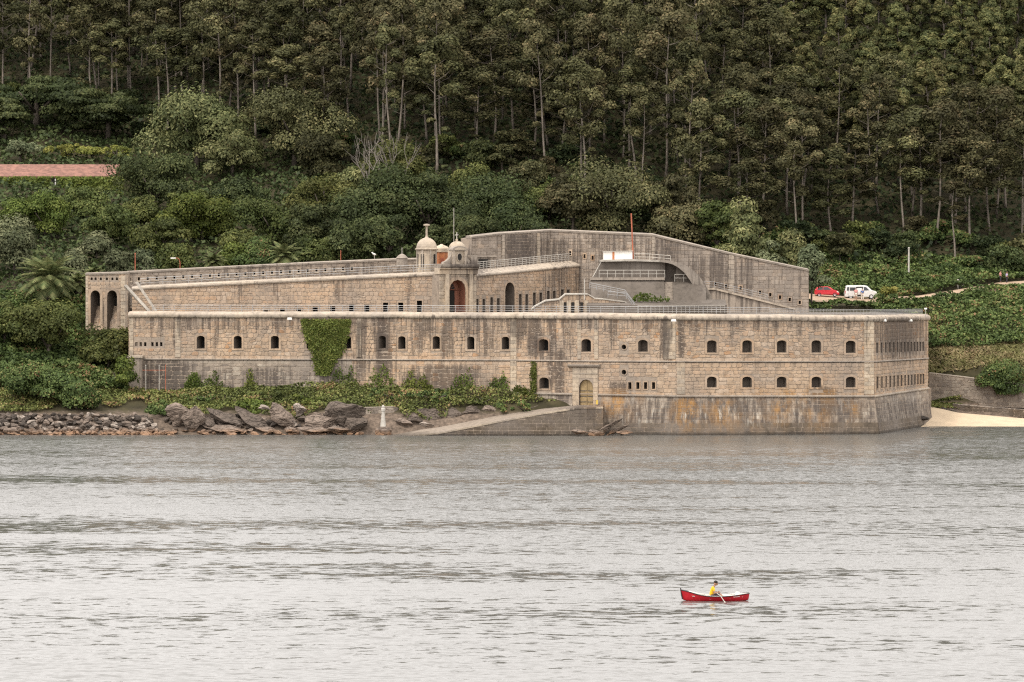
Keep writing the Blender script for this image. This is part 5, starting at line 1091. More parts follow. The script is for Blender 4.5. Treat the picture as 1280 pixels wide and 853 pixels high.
TR = [ # name, label, category, kind, column, distance, row of top, width px, lift
 ('spreading_tree', 'very dark spreading tree with layered boughs beside the wood, above the tiled roof', 'dark', 45, 676, 78, 150),
 ('spreading_tree', 'dark layered tree between the tiled roof and the tall wood', 'dark', 135, 672, 100, 120),
 ('spreading_tree', 'dark low tree behind the yellow-green shrubs', 'dark', 5, 668, 110, 90),
 ('poplar_tree', 'tall pale-leaved tree with wind-ruffled yellowish crown behind the round dark tree', 'feather', 246, 648, 108, 130),
 ('poplar_tree', 'grey-green weeping-leaved tree to the right of the round dark tree', 'feather', 290, 640, 160, 80),
 ('broad_eucalyptus_tree', 'broad olive eucalyptus with rounded boughs standing clear of the wood', 'eucbush', 368, 642, 92, 130),
 ('broad_eucalyptus_tree', 'olive tree at the foot of the broad eucalyptus', 'eucbush', 405, 632, 160, 90),
 ('round_tree', 'round dome-shaped dark green tree below the tiled roof', 'darkdome', 193, 618, 184, 98),
 ('garden_tree', 'bright green leafy tree below the round dark tree', 'bright', 252, 596, 232, 88),
 ('garden_tree', 'bright green tree below the ivy-covered house wall', 'bright', 56, 596, 236, 92),
 ('garden_tree', 'mid green garden tree between two bright green trees', 'broad', 140, 592, 252, 72),
 ('garden_tree', 'dull green tree on the garden slope above the palm tops', 'broad', 203, 588, 264, 64),
 ('garden_tree', 'dark green tree with loose crown above the rear parapet', 'broad', 342, 590, 240, 96),
 ('garden_tree', 'low dark bushy tree on the garden slope', 'broad', 300, 582, 282, 60),
 ('willow_tree', 'grey-green upright willow at the edge of the garden, above the big palm', 'grey', 18, 572, 268, 84),
 ('willow_tree', 'small grey-green upright tree behind the big palm', 'grey', 92, 566, 298, 44),
 ('willow_tree', 'slim grey-green tree behind the end tower', 'grey', 143, 566, 300, 42),
 ('willow_tree', 'pale slim willow right of the end tower', 'grey', 178, 568, 305, 34),
 ('acacia_tree', 'large deep green tree rising behind the left terrace', 'darkdome', 455, 592, 196, 120),
 ('acacia_tree', 'wide deep green tree behind the sentry turret', 'darkdome', 535, 590, 204, 120),
 ('acacia_tree', 'deep green tree behind the left end of the great wall', 'darkdome', 618, 596, 212, 100),
 ('acacia_tree', 'tall dark green tree under the dead branches', 'broad', 500, 612, 172, 92),
 ('acacia_tree', 'dark green tree left of the deep green trees', 'broad', 405, 594, 196, 90),
 ('acacia_tree', 'dull green spreading tree above the rear parapet loopholes', 'darkdome', 385, 584, 244, 70),
 ('acacia_tree', 'deep green bushy tree behind the great wall pilaster', 'darkdome', 672, 590, 262, 60),
 ('scrub_eucalyptus_tree', 'olive scrubby eucalyptus with pale branches behind the great wall', 'eucbush', 765, 600, 190, 130),
 ('scrub_eucalyptus_tree', 'olive scrubby tree left of the red mast', 'eucbush', 715, 598, 205, 70),
 ('scrub_eucalyptus_tree', 'green scrub tree right of the red mast, over the wall', 'eucbush', 858, 594, 232, 90),
 ('young_poplar_tree', 'pale green feathery poplar behind the sloping right wall', 'feather', 935, 584, 248, 66),
 ('young_poplar_tree', 'grey-green feathery poplar near the end of the sloping wall', 'feather', 985, 582, 274, 46),
 ('young_poplar_tree', 'darker feathery tree beside the red car', 'grey', 1014, 567, 292, 42),
 ('young_poplar_tree', 'small feathery tree between two poplars', 'grey', 962, 580, 290, 36),
 ('garden_tree', 'mid green tree under the ivy-covered house, beside the round dark tree', 'broad', 104, 612, 226, 62),
 ('garden_tree', 'dark tree at the foot of the pale-leaved tree', 'darkdome', 300, 612, 218, 70),
 ('garden_tree', 'dull green tree low on the garden slope above the willow', 'broad', 22, 602, 258, 60),
 ('garden_tree', 'dark leafy tree below the round dark tree', 'broad', 178, 602, 240, 58),
 ('garden_tree', 'low dark tree behind the street lamp', 'broad', 222, 572, 296, 48),
 ('garden_tree', 'bright low tree between the palm tops', 'bright', 296, 574, 300, 46),
 ('garden_tree', 'rusty green bush tree left of the middle palm', 'bramble', 322, 573, 294, 54),
 ('garden_tree', 'dark green tree right of the middle palm', 'broad', 392, 574, 284, 60),
 ('acacia_tree', 'dark tree low behind the rear parapet', 'darkdome', 436, 575, 266, 64),
 ('acacia_tree', 'dark tree behind the small conical turret', 'darkdome', 486, 578, 258, 70),
 ('acacia_tree', 'dark tree behind the gatehouse dome', 'darkdome', 572, 580, 252, 74),
 ('acacia_tree', 'dark tree behind the left end of the great wall coping', 'darkdome', 640, 584, 246, 60),
 ('willow_tree', 'grey-green tree between the large palm and the end tower', 'grey', 120, 582, 286, 44),
 ('garden_tree', 'green tree right of the round dark tree, lower on the slope', 'broad', 236, 614, 224, 54),
 ('acacia_tree', 'green tree behind the wide deep green tree', 'broad', 590, 608, 198, 70),
 ('acacia_tree', 'green bushy tree at the foot of the bare trunks', 'broad', 686, 607, 220, 66),
 ('scrub_eucalyptus_tree', 'olive bushy tree in front of the bare trunks', 'eucbush', 656, 613, 196, 58),
 ('scrub_eucalyptus_tree', 'olive bushy tree uphill from the great wall bend', 'eucbush', 838, 602, 206, 62),
 ('garden_tree', 'green tree between the scrub and the pale poplar', 'broad', 896, 592, 238, 56),
 ('poplar_tree', 'pale-leaved tree left of the dead tree', 'feather', 432, 608, 202, 56),
 ('roadside_bush', 'yellow-tipped bush in front of the road, right of the silver van', 'yellow', 1110, 571, 349, 24),
 ('roadside_bush', 'dark bush at the foot of the yellow-tipped bush', 'bramble', 1111, 570, 363, 42),
 ('leafy_bush', 'leafy green bush overhanging the retaining wall', 'bramble', 1253, 546.6, 438, 50),
 ('wall_bush', 'dark green thicket against the end tower and left wall', 'broad', 135, 530, 400, 80),
 ('wall_bush', 'dark green rounded thicket left of the end tower', 'broad', 60, 531, 372, 92),
 ('wall_bush', 'dark green thicket under the big palm', 'broad', 5, 533, 366, 70),
 ('bank_bush', 'lighter green leafy bush on the left bank above the boulders', 'bramble', 52, 513, 440, 76),
 ('bank_bush', 'yellowish green bush low on the left bank', 'bramble', 95, 510, 470, 54),
 ('bank_bush', 'bright bush beside the buttress', 'bright', 148, 519, 438, 38),
 ('bank_bush', 'dark shrub on the bank below the embrasures', 'bramble', 255, 514, 480, 44),
 ('bank_bush', 'yellow-green shrub above the split rocks', 'bright', 315, 509.5, 490, 34),
 ('bank_bush', 'dark shrub in the middle of the bank', 'broad', 345, 513, 478, 40),
 ('bank_bush', 'bright green shrub below the ivy', 'bright', 378, 512, 490, 36),
 ('bank_bush', 'dark shrub right of the ivy', 'bramble', 490, 512, 478, 50),
 ('bank_bush', 'dark green shrub beside the slipway', 'bramble', 655, 507.5, 490, 54),
 ('bank_bush', 'rusty green shrub low on the bank', 'bramble', 200, 508.5, 490, 60),
 ('bank_bush', 'green shrub on the bank above the quay wall', 'bramble', 540, 511, 480, 56),
 ('bank_bush', 'round green shrub left of the slipway top', 'broad', 600, 509.5, 486, 40),
 ('garden_shrub', 'broom shrub with brownish tips at the end of the tiled roof', 'grey', 25, 652, 172, 62),
 ('garden_shrub', 'yellow-green hedge shrub behind the tiled roof', 'yellow', 85, 655, 176, 46),
 ('garden_shrub', 'bright yellow-green shrub right of the hedge', 'yellow', 146, 657, 178, 44),
 ('garden_shrub', 'yellow-green creeper shrub between the hedge shrubs', 'yellow', 115, 656, 180, 40)]
for nm, lb, kd, px, D, yt, wp in TR:
    X = (px - CX) / F * D; w_ = wp * D / F; h_ = max(1.2, zat(yt, D) - gz(X, D))
    cat = 'tree' if nm.endswith('tree') else 'bush'
    if kd in ('feather', 'grey') and cat == 'tree': h_ *= 1.02
    if nm == 'bank_bush' and px > 160: w_ *= 1.5; h_ = max(1.0, h_ * .7)
    plant(nm, lb, cat, kd, px, D, w_ * 1.08, h_ + (.9 if nm in ('bank_bush', 'wall_bush') else 0), lift=-.9 if nm in ('bank_bush', 'wall_bush') else 0)
# dead bare tree above the green crowns
dt = empty('dead_tree', (at(478, 0, 606).x, 606, gz(at(478, 0, 606).x, 606))); tag(dt, 'leafless grey dead tree sticking out above the deep green trees', 'tree')
mb = MB(); R = random.Random(9); zt_ = zat(172, 606) - dt.location.z
def twig(p, d, ln, r, lv):
    e = p + d * ln; mb.tube([p, p.lerp(e, .5) + Vector((R.uniform(-.1, .1) * ln, 0, 0)), e], [r, r * .8, r * .5], 5, .5)
    if lv > 0:
        for k in range(3):
            nd = (d + Vector((R.uniform(-.75, .75), R.uniform(-.5, .5), R.uniform(-.1, .4)))).normalized(); twig(p.lerp(e, R.uniform(.55, 1)), nd, ln * R.uniform(.5, .75), r * .55, lv - 1)
for k in range(3): twig(Vector(((k - 1) * 1.5, 0, -.5)), Vector(((k - 1) * .12, 0, 1)), zt_ * .62, .16, 3)
link(bpy.data.objects.new('trunk', mb.mesh('trunk', M['dead_wood'])), dt)
# ivy on the walls
def ivy(label, poly, D, n, seed, mat='ivy', size=.3):
    rng = np.random.default_rng(seed); xs_ = [p[0] for p in poly]; ys_ = [p[1] for p in poly]; P = []
    while len(P) < n:
        x, y = rng.uniform(min(xs_), max(xs_)), rng.uniform(min(ys_), max(ys_)); c = False
        jx, jy = x + rng.normal() * 1.5, y + rng.normal() * 2
        for i in range(len(poly)):
            a, b = poly[i], poly[i - 1]
            if (a[1] > jy) != (b[1] > jy) and jx < (b[0] - a[0]) * (jy - a[1]) / (b[1] - a[1]) + a[0]: c = not c
        if c:
            d = D(x) if callable(D) else D; P.append(at(x, y, d - .15 - .5 * rng.uniform() ** 2 * vnoise(x / 6, y / 6, seed)))
    P = np.array([tuple(p) for p in P]); nn = np.tile(np.array([[0, -1.0, .35]]), (len(P), 1))
    o = link(bpy.data.objects.new('ivy', quads_mesh('ivy', leaves(P, nn, size, 1.2, rng, .6, .5), len(P), rng.beta(2, 2.3, len(P)), M[mat]))); return tag(o, label, 'ivy', kind='stuff')
wD = lambda x: float(np.interp(x, [161, 440, 638, 748], [525, 519, 512, 506]))
ivy('mat of yellow-green ivy hanging from the coping between two embrasures', [(376, 399), (439, 399), (437, 412), (428, 440), (416, 458), (412, 470), (396, 470), (390, 440), (380, 420)], wD, 7000, 1, 'ivy', .2)
for k, (lb, poly) in enumerate([('tall climbing weed at the wall foot left of the ivy', [(240, 496), (252, 478), (262, 472), (268, 462), (274, 476), (285, 484), (296, 496)]), ('small climber at the wall foot right of the split stain', [(298, 496), (309, 476), (313, 460), (317, 478), (328, 496)]),
    ('bright climbing plant right of the ivy at the wall foot', [(404, 494), (416, 470), (424, 458), (430, 470), (438, 456), (446, 474), (458, 494)]), ('bright climber under the sixth embrasure', [(448, 494), (462, 474), (470, 460), (474, 468), (480, 454), (488, 472), (504, 494)]), ('thin climber along the base course', [(498, 490), (508, 474), (513, 460), (520, 478), (530, 470), (544, 490)]),
    ('green climber below the ninth embrasure', [(554, 498), (566, 478), (574, 466), (580, 474), (586, 460), (592, 480), (602, 498)]), ('tall green climber beside the pilaster', [(600, 500), (612, 484), (617, 472), (624, 480), (630, 464), (635, 484), (640, 500)]), ('narrow climber left of the lower embrasure', [(662, 496), (665, 452), (670, 456), (671, 498)]), ('creeper on the wall foot beside the sea gate', [(640, 496), (645, 482), (660, 488), (668, 498)]),
    ('pale grassy weed at the foot of the left wall', [(230, 488), (236, 470), (246, 466), (252, 486)])]): ivy(lb, poly, wD, 560, 20 + k, 'bright_leaf', .2)
ivy('green weeds growing on the concrete battery platform', [(788, 375), (796, 370), (806, 366), (812, 369), (824, 373), (838, 375), (838, 377), (788, 377)], 515.2, 350, 40, 'bright_leaf', .22)
# palms
def palm(label, px, D, ytop, rpx, nf, trunk_h=None, seed=1, ybase=None):
    R = random.Random(seed); X = (px - CX) / F * D; r = rpx * D / F; zc = zat(ytop, D) - r * .55; z0 = gz(X, D)
    t = empty('palm_tree', (X, D, z0)); tag(t, label, 'palm tree'); H = zc - z0
    mb = MB(); mb.tube([(0, 0, -.3), (0, 0, H * .5), (0, 0, H + .2)], [.38, .34, .42], 8, .5); link(bpy.data.objects.new('trunk', mb.mesh('trunk', M['bark_dark'])), t)
    for k in range(nf):
        a = k * 2.399; el = math.radians(78 - 100 * k / nf + R.uniform(-6, 6)); L = r * R.uniform(.95, 1.15); V, fs = [], []; m = 9
        p = Vector((0, 0, H)); h = Vector((math.cos(a), math.sin(a), 0)); sd = Vector((-math.sin(a), math.cos(a), 0)); fm = MB()
        pts = []
        for j in range(m + 1):
            pts.append(p.copy()); d = h * math.cos(el) + Vector((0, 0, 1)) * math.sin(el); p = p + d * L / m; el -= math.radians(7.5)
        fm.tube(pts, [.05 - .004 * j for j in range(m + 1)], 3, .6, False)
        for j in range(1, m):
            for q in range(3):
                b_ = pts[j].lerp(pts[j + 1], q / 3); d = (pts[j + 1] - pts[j]).normalized(); ll = L * .3 * math.sin(math.pi * min(1, (j + q / 3) / m * .85 + .15)) + .05
                for s_ in (-1, 1):
                    e = b_ + (sd * s_ * .8 + d * .6 + Vector((0, 0, -.25))) * ll; w_ = d * .07
                    fm.add([b_ - w_ * 1.5, b_ + w_ * 1.5, e], [(0, 1, 2)], min(1, max(0, R.gauss(.5, .25))))
        link(bpy.data.objects.new('frond', fm.mesh('frond', M['palm'])), t)
    return t
palm('large palm with arching fronds in front of the willow, left of the end tower', 60, 552, 326, 42, 52, seed=1)
palm('palm top showing above the left terrace parapet near the lamp', 268, 560, 318, 17, 26, seed=2)
palm('palm top showing above the middle of the rear parapet', 355, 566, 307, 25, 30, seed=3)
palm('yellowish palm top just behind the end tower', 118, 560, 335, 14, 24, seed=4)
palm('palm fronds beside the end tower, right of the large palm', 98, 557, 344, 18, 26, seed=5)

# ------------------------------------------------------------------ ruined house with tiled roof
X0, X1 = at(-20, 0, 640).x, at(150, 0, 640).x; zt0, zt1 = zat(222, 636), zat(207.5, 644)
hs_r = empty('ivy_covered_house', ((X0 + X1) / 2, 638, gz((X0 + X1) / 2, 638))); tag(hs_r, 'long low house with red tiled roof and ivy-covered wall on the left slope', 'house')
mb = MB(); mb.box(((X0 + X1) / 2, 640, zt0 - 4), (X1 - X0 - .6, 8.5, 8.2), 0, .5); mb.build('wall', plain('old_plaster', (.3, .27, .2), .9, .3, 1), hs_r)
mb = MB(); mb.prism([(X0, 635.5, zt0 - .05), (X0, 635.5, zt0 + .2), (X0, 640.5, zt1 + .15), (X0, 646, zt0 + .2), (X0, 646, zt0 - .05)], (X1 - X0, 0, 0), .5); rf = mb.build('roof', M['tile'], hs_r)
tm_ = MB()
tl = MB(); tl.tube([(0, 0, 0), (0, 4.95, 0)], .15, 6, .5); tme = tl.mesh('roof_tile', M['tile']); an = math.atan2(zt1 - zt0 - .05, 5)
nt_ = int((X1 - X0) / .36)
for k in range(nt_):
    o = bpy.data.objects.new('roof_tile', tme); link(o, rf); o.matrix_parent_inverse = world_of(rf).inverted() if False else Matrix.Translation(-hs_r.location); o.location = (X0 + .18 + k * .36, 635.5, zt0 + .24 + RNG.uniform(-.03, .03)); o.rotation_euler = (an, 0, RNG.uniform(-.012, .012))
wmb = MB(); wmb.box(at(67, 229, 635.6), (.5, .3, 1.6), 0, .5); wn = wmb.build('window', M['void'], hs_r); wmb = MB(); wmb.box(at(69.2, 229, 635.5), (.14, .2, 1.3), 0, .5); wmb.build('shutter', M['white'], wn)
rng = np.random.default_rng(8); n = 9000; P = np.stack([rng.uniform(X0, X1 + 1, n), 635.4 - rng.uniform(0, .7, n) ** 2, rng.uniform(zt0 - 6.5, zt0 + .05, n)], 1); P = P[~((abs(P[:, 0] - at(67.5, 0, 635.6).x) < .6) & (abs(P[:, 2] - zat(229, 635.6)) < .9))]
iv = link(bpy.data.objects.new('ivy_cladding', quads_mesh('ivy_cladding', leaves(P, np.tile([[0, -1.0, .4]], (len(P), 1)), .42, 1.2, rng, .4, .5), len(P), np.clip(rng.beta(2, 2.2, len(P)) * .7 + .3 * vnoise(P[:, 0] / 3, P[:, 2] / 2, 4), 0, 1), M['ivy'])), hs_r); iv.matrix_parent_inverse = Matrix.Translation(-hs_r.location); iv['kind'] = 'stuff'

# ------------------------------------------------------------------ shore rocks
def rock_mesh(seed, cuts=2, rough=.32):
    R = random.Random(seed); bm = bmesh.new(); bmesh.ops.create_icosphere(bm, subdivisions=3, radius=.5)
    pl = [(Vector((R.gauss(0, 1), R.gauss(0, 1), R.gauss(0, 1))).normalized(), R.uniform(.2, .40)) for _ in range(15)]
    for v in bm.verts:
        for n_, d in pl:
            k = v.co.dot(n_) - d
            if k > 0: v.co -= n_ * k
        v.co += Vector((R.uniform(-1, 1), R.uniform(-1, 1), R.uniform(-1, 1))) * .018
    me = bpy.data.meshes.new('boulder'); bm.to_mesh(me); bm.free(); me.materials.append(M['rock'])
    return me
from mathutils import noise as mnoise
def crag_mesh(seed):
    R = random.Random(seed); bm = bmesh.new(); bmesh.ops.create_icosphere(bm, subdivisions=4, radius=.5)
    pl = [(Vector((R.gauss(0, 1), R.gauss(0, 1), R.gauss(0, 1))).normalized(), R.uniform(.17, .42)) for _ in range(20)]; o_ = Vector((seed * 3.1, 0, 0))
    tilt = Vector((R.uniform(-.5, .5), R.uniform(-.2, .2), 1)).normalized()
    for v in bm.verts:
        for n_, d in pl:
            k = v.co.dot(n_) - d
            if k > 0: v.co -= n_ * k
        q = v.co.dot(tilt) * 9 + mnoise.noise(v.co * 3 + o_) * 1.3; st = abs((q % 1) - .5)      # bedding planes
        v.co += v.co.normalized() * (-.05 * max(0, .16 - st) / .16 + .05 * mnoise.noise(v.co * 5 + o_) + .025 * mnoise.noise(v.co * 13 + o_))
    me = bpy.data.meshes.new('shore_rock'); bm.to_mesh(me); bm.free(); me.materials.append(M['rock']); return me
RK = []
for s_ in range(9):
    me = rock_mesh(300 + s_)
    RK.append(me)
def rock_var(me, wet, tone):
    m = me.copy(); a = m.attributes.new('tone', 'FLOAT', 'FACE'); a.data.foreach_set('value', np.full(len(m.polygons), tone, dtype=np.float32))
    for nm, v in (('stain', 0.0), ('lichen', wet), ('drip', 0.0)):
        a = m.attributes.new(nm, 'FLOAT', 'POINT'); a.data.foreach_set('value', np.full(len(m.vertices), v, dtype=np.float32))
    return m
RV = {(k, t): rock_var(RK[k], t[0], t[1]) for k in range(9) for t in ((0, .35), (0, .62), (0, .9), (.9, .6), (0, .08))}
CV = {(k, t): rock_var(m_, *[t[0], t[1]]) for k, m_ in enumerate([crag_mesh(700 + q) for q in range(6)]) for t in ((0, .35), (0, .62), (0, .9), (.9, .6), (0, .08))}
R = random.Random(77); TINT = {(0, .35): 'grey', (0, .62): 'pale brown', (0, .9): 'whitish', (.9, .6): 'ochre', (0, .08): 'dark'}
for row, (D0, n_, sz) in enumerate([(503.15, 52, (.6, 1.15)), (503.7, 50, (.6, 1.1)), (504.25, 48, (.65, 1.2)), (504.8, 46, (.65, 1.25)), (505.5, 42, (.6, 1.25)), (506.4, 34, (.5, 1.0))]):
    for k in range(n_):
        px = -12 + (232 - row * 7) * (k + R.uniform(-.4, .4)) / n_; D = D0 + R.uniform(-.25, .25); t = (.9, .6) if row < 2 and R.random() < .7 else R.choice([(0, .35), (0, .62), (0, .9), (0, .35), (0, .08)])
        s_ = R.uniform(*sz); o = bpy.data.objects.new('boulder', RV[(R.randrange(9), t)]); COL.objects.link(o); X = (px - CX) / F * D
        o.location = (X, D, gz(X, D) + .12 * s_ + R.uniform(-.05, .2)); o.scale = (s_ * R.uniform(1.0, 1.6), s_ * 1.1, s_ * R.uniform(.75, 1.1)); o.rotation_euler = (R.uniform(-.5, .5), R.uniform(-.5, .5), R.uniform(0, 6.28))
        tag(o, f'{TINT[t]} boulder ' + ('at the waterline of the left shore riprap', 'low in the riprap of the left shore', 'low in the riprap of the left shore', 'in the upper riprap of the left shore', 'in the upper riprap of the left shore', 'in the top row of riprap under the bank plants')[row], 'boulder', 'boulders of the left shore riprap')
BIG = [ # column, distance, row of centre, width m, height m, depth, tilt, wet, tone, label
 (228, 505.2, 524, 4.6, 3.2, 3, .1, (0, .62), 'broad pale rock topped with dry grass at the end of the riprap'), (243, 504.2, 527, 3.0, 3.4, 2.6, -.5, (0, .62), 'upright leaning rock slab beside the broad pale rock'),
 (262, 504.6, 530, 2.2, 2.4, 2, .3, (0, .35), 'cracked grey rock right of the leaning slab'), (285, 505, 526, 5.4, 2.4, 3, .35, (0, .35), 'dark sloping rock slab on the left shore'), (283, 503.9, 537, 5.6, 1.4, 2.4, .05, (.9, .6), 'low ochre tidal ledge under the dark slab'),
 (318, 505, 527, 5.6, 2.2, 3, .45, (0, .35), 'long dark slab dipping to the right'), (335, 503.8, 538, 3.2, 1.1, 2, .1, (.9, .6), 'small ochre tidal rock'), (346, 505.6, 516, 2.2, 2.2, 2, -.2, (0, .62), 'pinkish split rock below the bushes'),
 (356, 504.8, 527, 3.6, 2.8, 2.6, .25, (0, .62), 'large cracked rock with flat faces'), (330, 507, 510, 1.6, .8, 1.2, 0, (0, .9), 'white-topped rock in the grass'), (374, 506.2, 513, 1.6, 1.5, 1.4, 0, (0, .9), 'pale upright rock on the bank edge'),
 (364, 503.8, 539, 2.2, .9, 1.6, .1, (.9, .6), 'low ochre rock at the water between the big rocks'), (402, 504.6, 528, 5.2, 2.6, 3, -.12, (0, .62), 'broad rounded rock with pale top'), (396, 503.6, 538, 4.6, 1.3, 2.2, .0, (.9, .6), 'ochre tidal ledge under the rounded rock'),
 (432, 505, 523, 4.6, 4.2, 3, -.35, (0, .35), 'tall folded grey rock near the quay wall'), (445, 504, 533, 3.4, 2.4, 2.2, -.5, (0, .35), 'dark leaning rock at the foot of the folded rock'), (424, 503.6, 539, 3, 1, 2, 0, (.9, .6), 'small ochre ledge below the folded rock'),
 (505, 505.6, 530, 2.2, 1.2, 1.5, 0, (0, .62), 'mossy rock right of the beacon'), (519, 506, 526, 2.4, 1.5, 1.6, .2, (0, .35), 'dark rock behind the slipway toe'), (540, 506.8, 521, 3.4, 2.6, 2, .1, (0, .35), 'dark rock face above the slipway'), (565, 507.4, 519, 3.2, 2.2, 2, -.2, (0, .35), 'dark brown rock under the bank plants'), (592, 507.8, 516, 3.2, 1.6, 2, 0, (0, .35), 'brown rock beside the slipway'), (533, 505.4, 533, 1.8, .9, 1.2, 0, (0, .9), 'pale rock among dark ones by the slipway'), (612, 508, 513, 2.4, 1.2, 1.4, 0, (0, .62), 'small grey rock near the middle of the slipway'),
 (760, 501.0, 535, 3.6, .8, 1.3, -.55, (.9, .6), 'long brown rock leaning against the plinth beside the slipway'), (772, 501.1, 537.5, 3.2, .7, 1.2, -.5, (.9, .35), 'brown slab beside the leaning rock'), (782, 501.0, 541, 2.2, .8, 1.2, -.1, (.9, .6), 'low flat rock at the foot of the plinth'), (724, 499.6, 541, 2.0, .7, 1.2, 0, (.9, .6), 'low flat rock at the end of the slipway wall'), (746, 500.2, 541, 2.4, .8, 1.2, .1, (.9, .6), 'flat ochre rock between slipway and plinth'),
 (1150, 529.5, 524, 2.6, 1.0, 1.4, -.1, (0, .08), 'dark seaweed-covered rock at the corner of the fortress'), (1168, 540.5, 513.5, 1.6, .8, 1, 0, (0, .08), 'black rock at the top of the sand by the wall'), (1180, 540.6, 513, 1.8, .7, 1, 0, (0, .08), 'black rock in the middle of the beach edge'), (1190, 540.2, 514, 1.6, .6, 1, 0, (0, .35), 'flat dark rock where the low wall begins')]
for px, D, py, w_, h_, d_, tl_, t, lb in BIG:
    kk = R.randrange(9); t = t if t in ((0, .35), (0, .62), (0, .9), (.9, .6), (0, .08)) else (.9, .6)
    o = bpy.data.objects.new('shore_rock', CV[(kk % 6, t)]); COL.objects.link(o); o.location = at(px, py, D); o.scale = (w_ * 1.4, d_ * 1.25, h_ * 1.3); o.rotation_euler = (R.uniform(-.2, .2), tl_, R.uniform(-.3, .3)); tag(o, lb, 'rock')
# fractured blocks lying between the big rocks
R = random.Random(41)
for k in range(85):
    px = 205 + 250 * (k + R.uniform(-.5, .5)) / 85; D = R.uniform(503.1, 506.3); X = (px - CX) / F * D; t = (.9, .6) if D < 503.9 else R.choice([(0, .35), (0, .62), (0, .35), (0, .9), (0, .08)]); s_ = R.uniform(.5, 1.35)
    o = bpy.data.objects.new('rock_block', RV[(R.randrange(9), t)]); COL.objects.link(o); o.location = (X, D, gz(X, D) + .25 * s_); o.scale = (s_ * R.uniform(1, 1.9), s_ * 1.1, s_ * R.uniform(.6, 1.0)); o.rotation_euler = (R.uniform(-.4, .4), R.uniform(-.7, .7), R.uniform(-.5, .5))
    tag(o, f'{TINT[t]} fractured rock block ' + ('at the waterline' if D < 503.9 else 'wedged between the big shore rocks' if D < 505.2 else 'under the edge of the bank plants'), 'rock', 'fractured blocks between the big shore rocks')
# white beacon on its rock
q = at(479, 537, 503.2); be = empty('beacon', (q.x, q.y, 0)); tag(be, 'small white conical beacon on a rough stone foot by the shore', 'beacon')
mb = MB(); mb.wear = wear; mb.lathe((q.x, q.y, -.6), [(1.0, 0), (1.05, .9), (1.1, 1.2), (.7, 1.55), (.3, 1.65)], 9, .5); mb.build('stone_foot', M['rock'], be)
mb = MB(); mb.lathe((q.x, q.y, .95), [(.38, 0), (.34, .35), (.2, 1.7), (.19, 2.0), (.27, 2.05), (.27, 2.3), (.18, 2.42), (.2, 2.6), (.08, 2.8)], 12, .5); mb.build('tapered_post', M['offwhite'], be)

# ------------------------------------------------------------------ poles and street furniture
def pole(name, label, px, D, ytop, ybase, r, mat, cat='pole'):
    z1 = zat(ytop, D); X = (px - CX) / F * D; z0 = min(gz(X, D), zat(ybase, D)) - .3; t = empty(name, (X, D, z0)); tag(t, label, cat)
    mb = MB(); mb.tube([(X, D, z0), (X, D, z1)], [r, r * .8], 7, .5); mb.build('shaft', M[mat], t)
    mb = MB(); mb.lathe((X, D, z1), [(r * 1.1, 0), (r * 1.1, .12), (r * .5, .2)], 7, .5); mb.build('cap', M[mat], t); return t
pole('utility_pole', 'pale wooden pole standing in the ferns above the silver van', 1136, 592, 311, 352, .15, 'offwhite')
pole('wooden_post', 'thin brown pole behind the left terrace parapet', 169, 553, 318, 345, .08, 'rust')
pole('gate_post', 'grey post at the end of the dirt road', 1197.5, 588, 351, 371, .16, 'wood_pole', 'post')
pole('gate_post', 'dark post beside the grey post at the end of the road', 1200.5, 588.4, 353, 371, .14, 'dark_metal', 'post')
pole('marker_post', 'short pale post beside the dark gate post', 1203.5, 588.6, 357, 371, .08, 'offwhite', 'post')
pole('marker_post', 'short post on the rear parapet beside the turret', 426, 552, 315, 327, .06, 'rust', 'post')
for px, lb in ((182.3, 'thin white gate post next to the buttress'), (199, 'thin white gate post away from the buttress'), (207, 'thin rusty gate post at the wall foot')): pole('fence_post', lb, px, 519.5, 458, 484, .05, 'offwhite' if px < 205 else 'rust', 'post')
mb = MB(); mb.tube([at(178, 463, 519.5), at(207, 463, 519.5)], .035, 5, .5); tag(mb.build('gate_rail', M['rust']), 'thin rusty rail joining the gate posts at the wall foot', 'rail')
lt = empty('street_lamp', (at(225, 0, 556).x, 556, zat(345, 556))); tag(lt, 'curved street lamp behind the left terrace parapet', 'street lamp')
mb = MB(); mb.tube([at(225, 345, 556), at(225, 328, 556), at(224.3, 325, 556), at(222.5, 323, 556), at(218, 322.6, 556)], .06, 6, .5); mb.build('post', M['rust'], lt)
mb = MB(); mb.box(at(216.5, 322.8, 556), (.7, .3, .16), 0, .5); mb.build('lamp_head', M['white'], lt)
gl_ = empty('gull', at(467.5, 318, 548)); tag(gl_, 'white gull perched on a post above the rear parapet', 'gull')
mb = MB(); c_ = at(467.5, 318, 548); mb.tube([c_ + Vector((.3, 0, -.12)), c_ + Vector((.15, 0, -.02)), c_ + Vector((-.1, 0, .05)), c_ + Vector((-.2, 0, .16)), c_ + Vector((-.28, 0, .24)), c_ + Vector((-.36, 0, .22))], [.03, .1, .13, .07, .075, .02], 8, .5); mb.build('body', M['white'], gl_, True)
pole('perch_post', 'thin post with a gull on top above the rear parapet', 468, 548, 320.5, 328, .05, 'wood_pole', 'post')

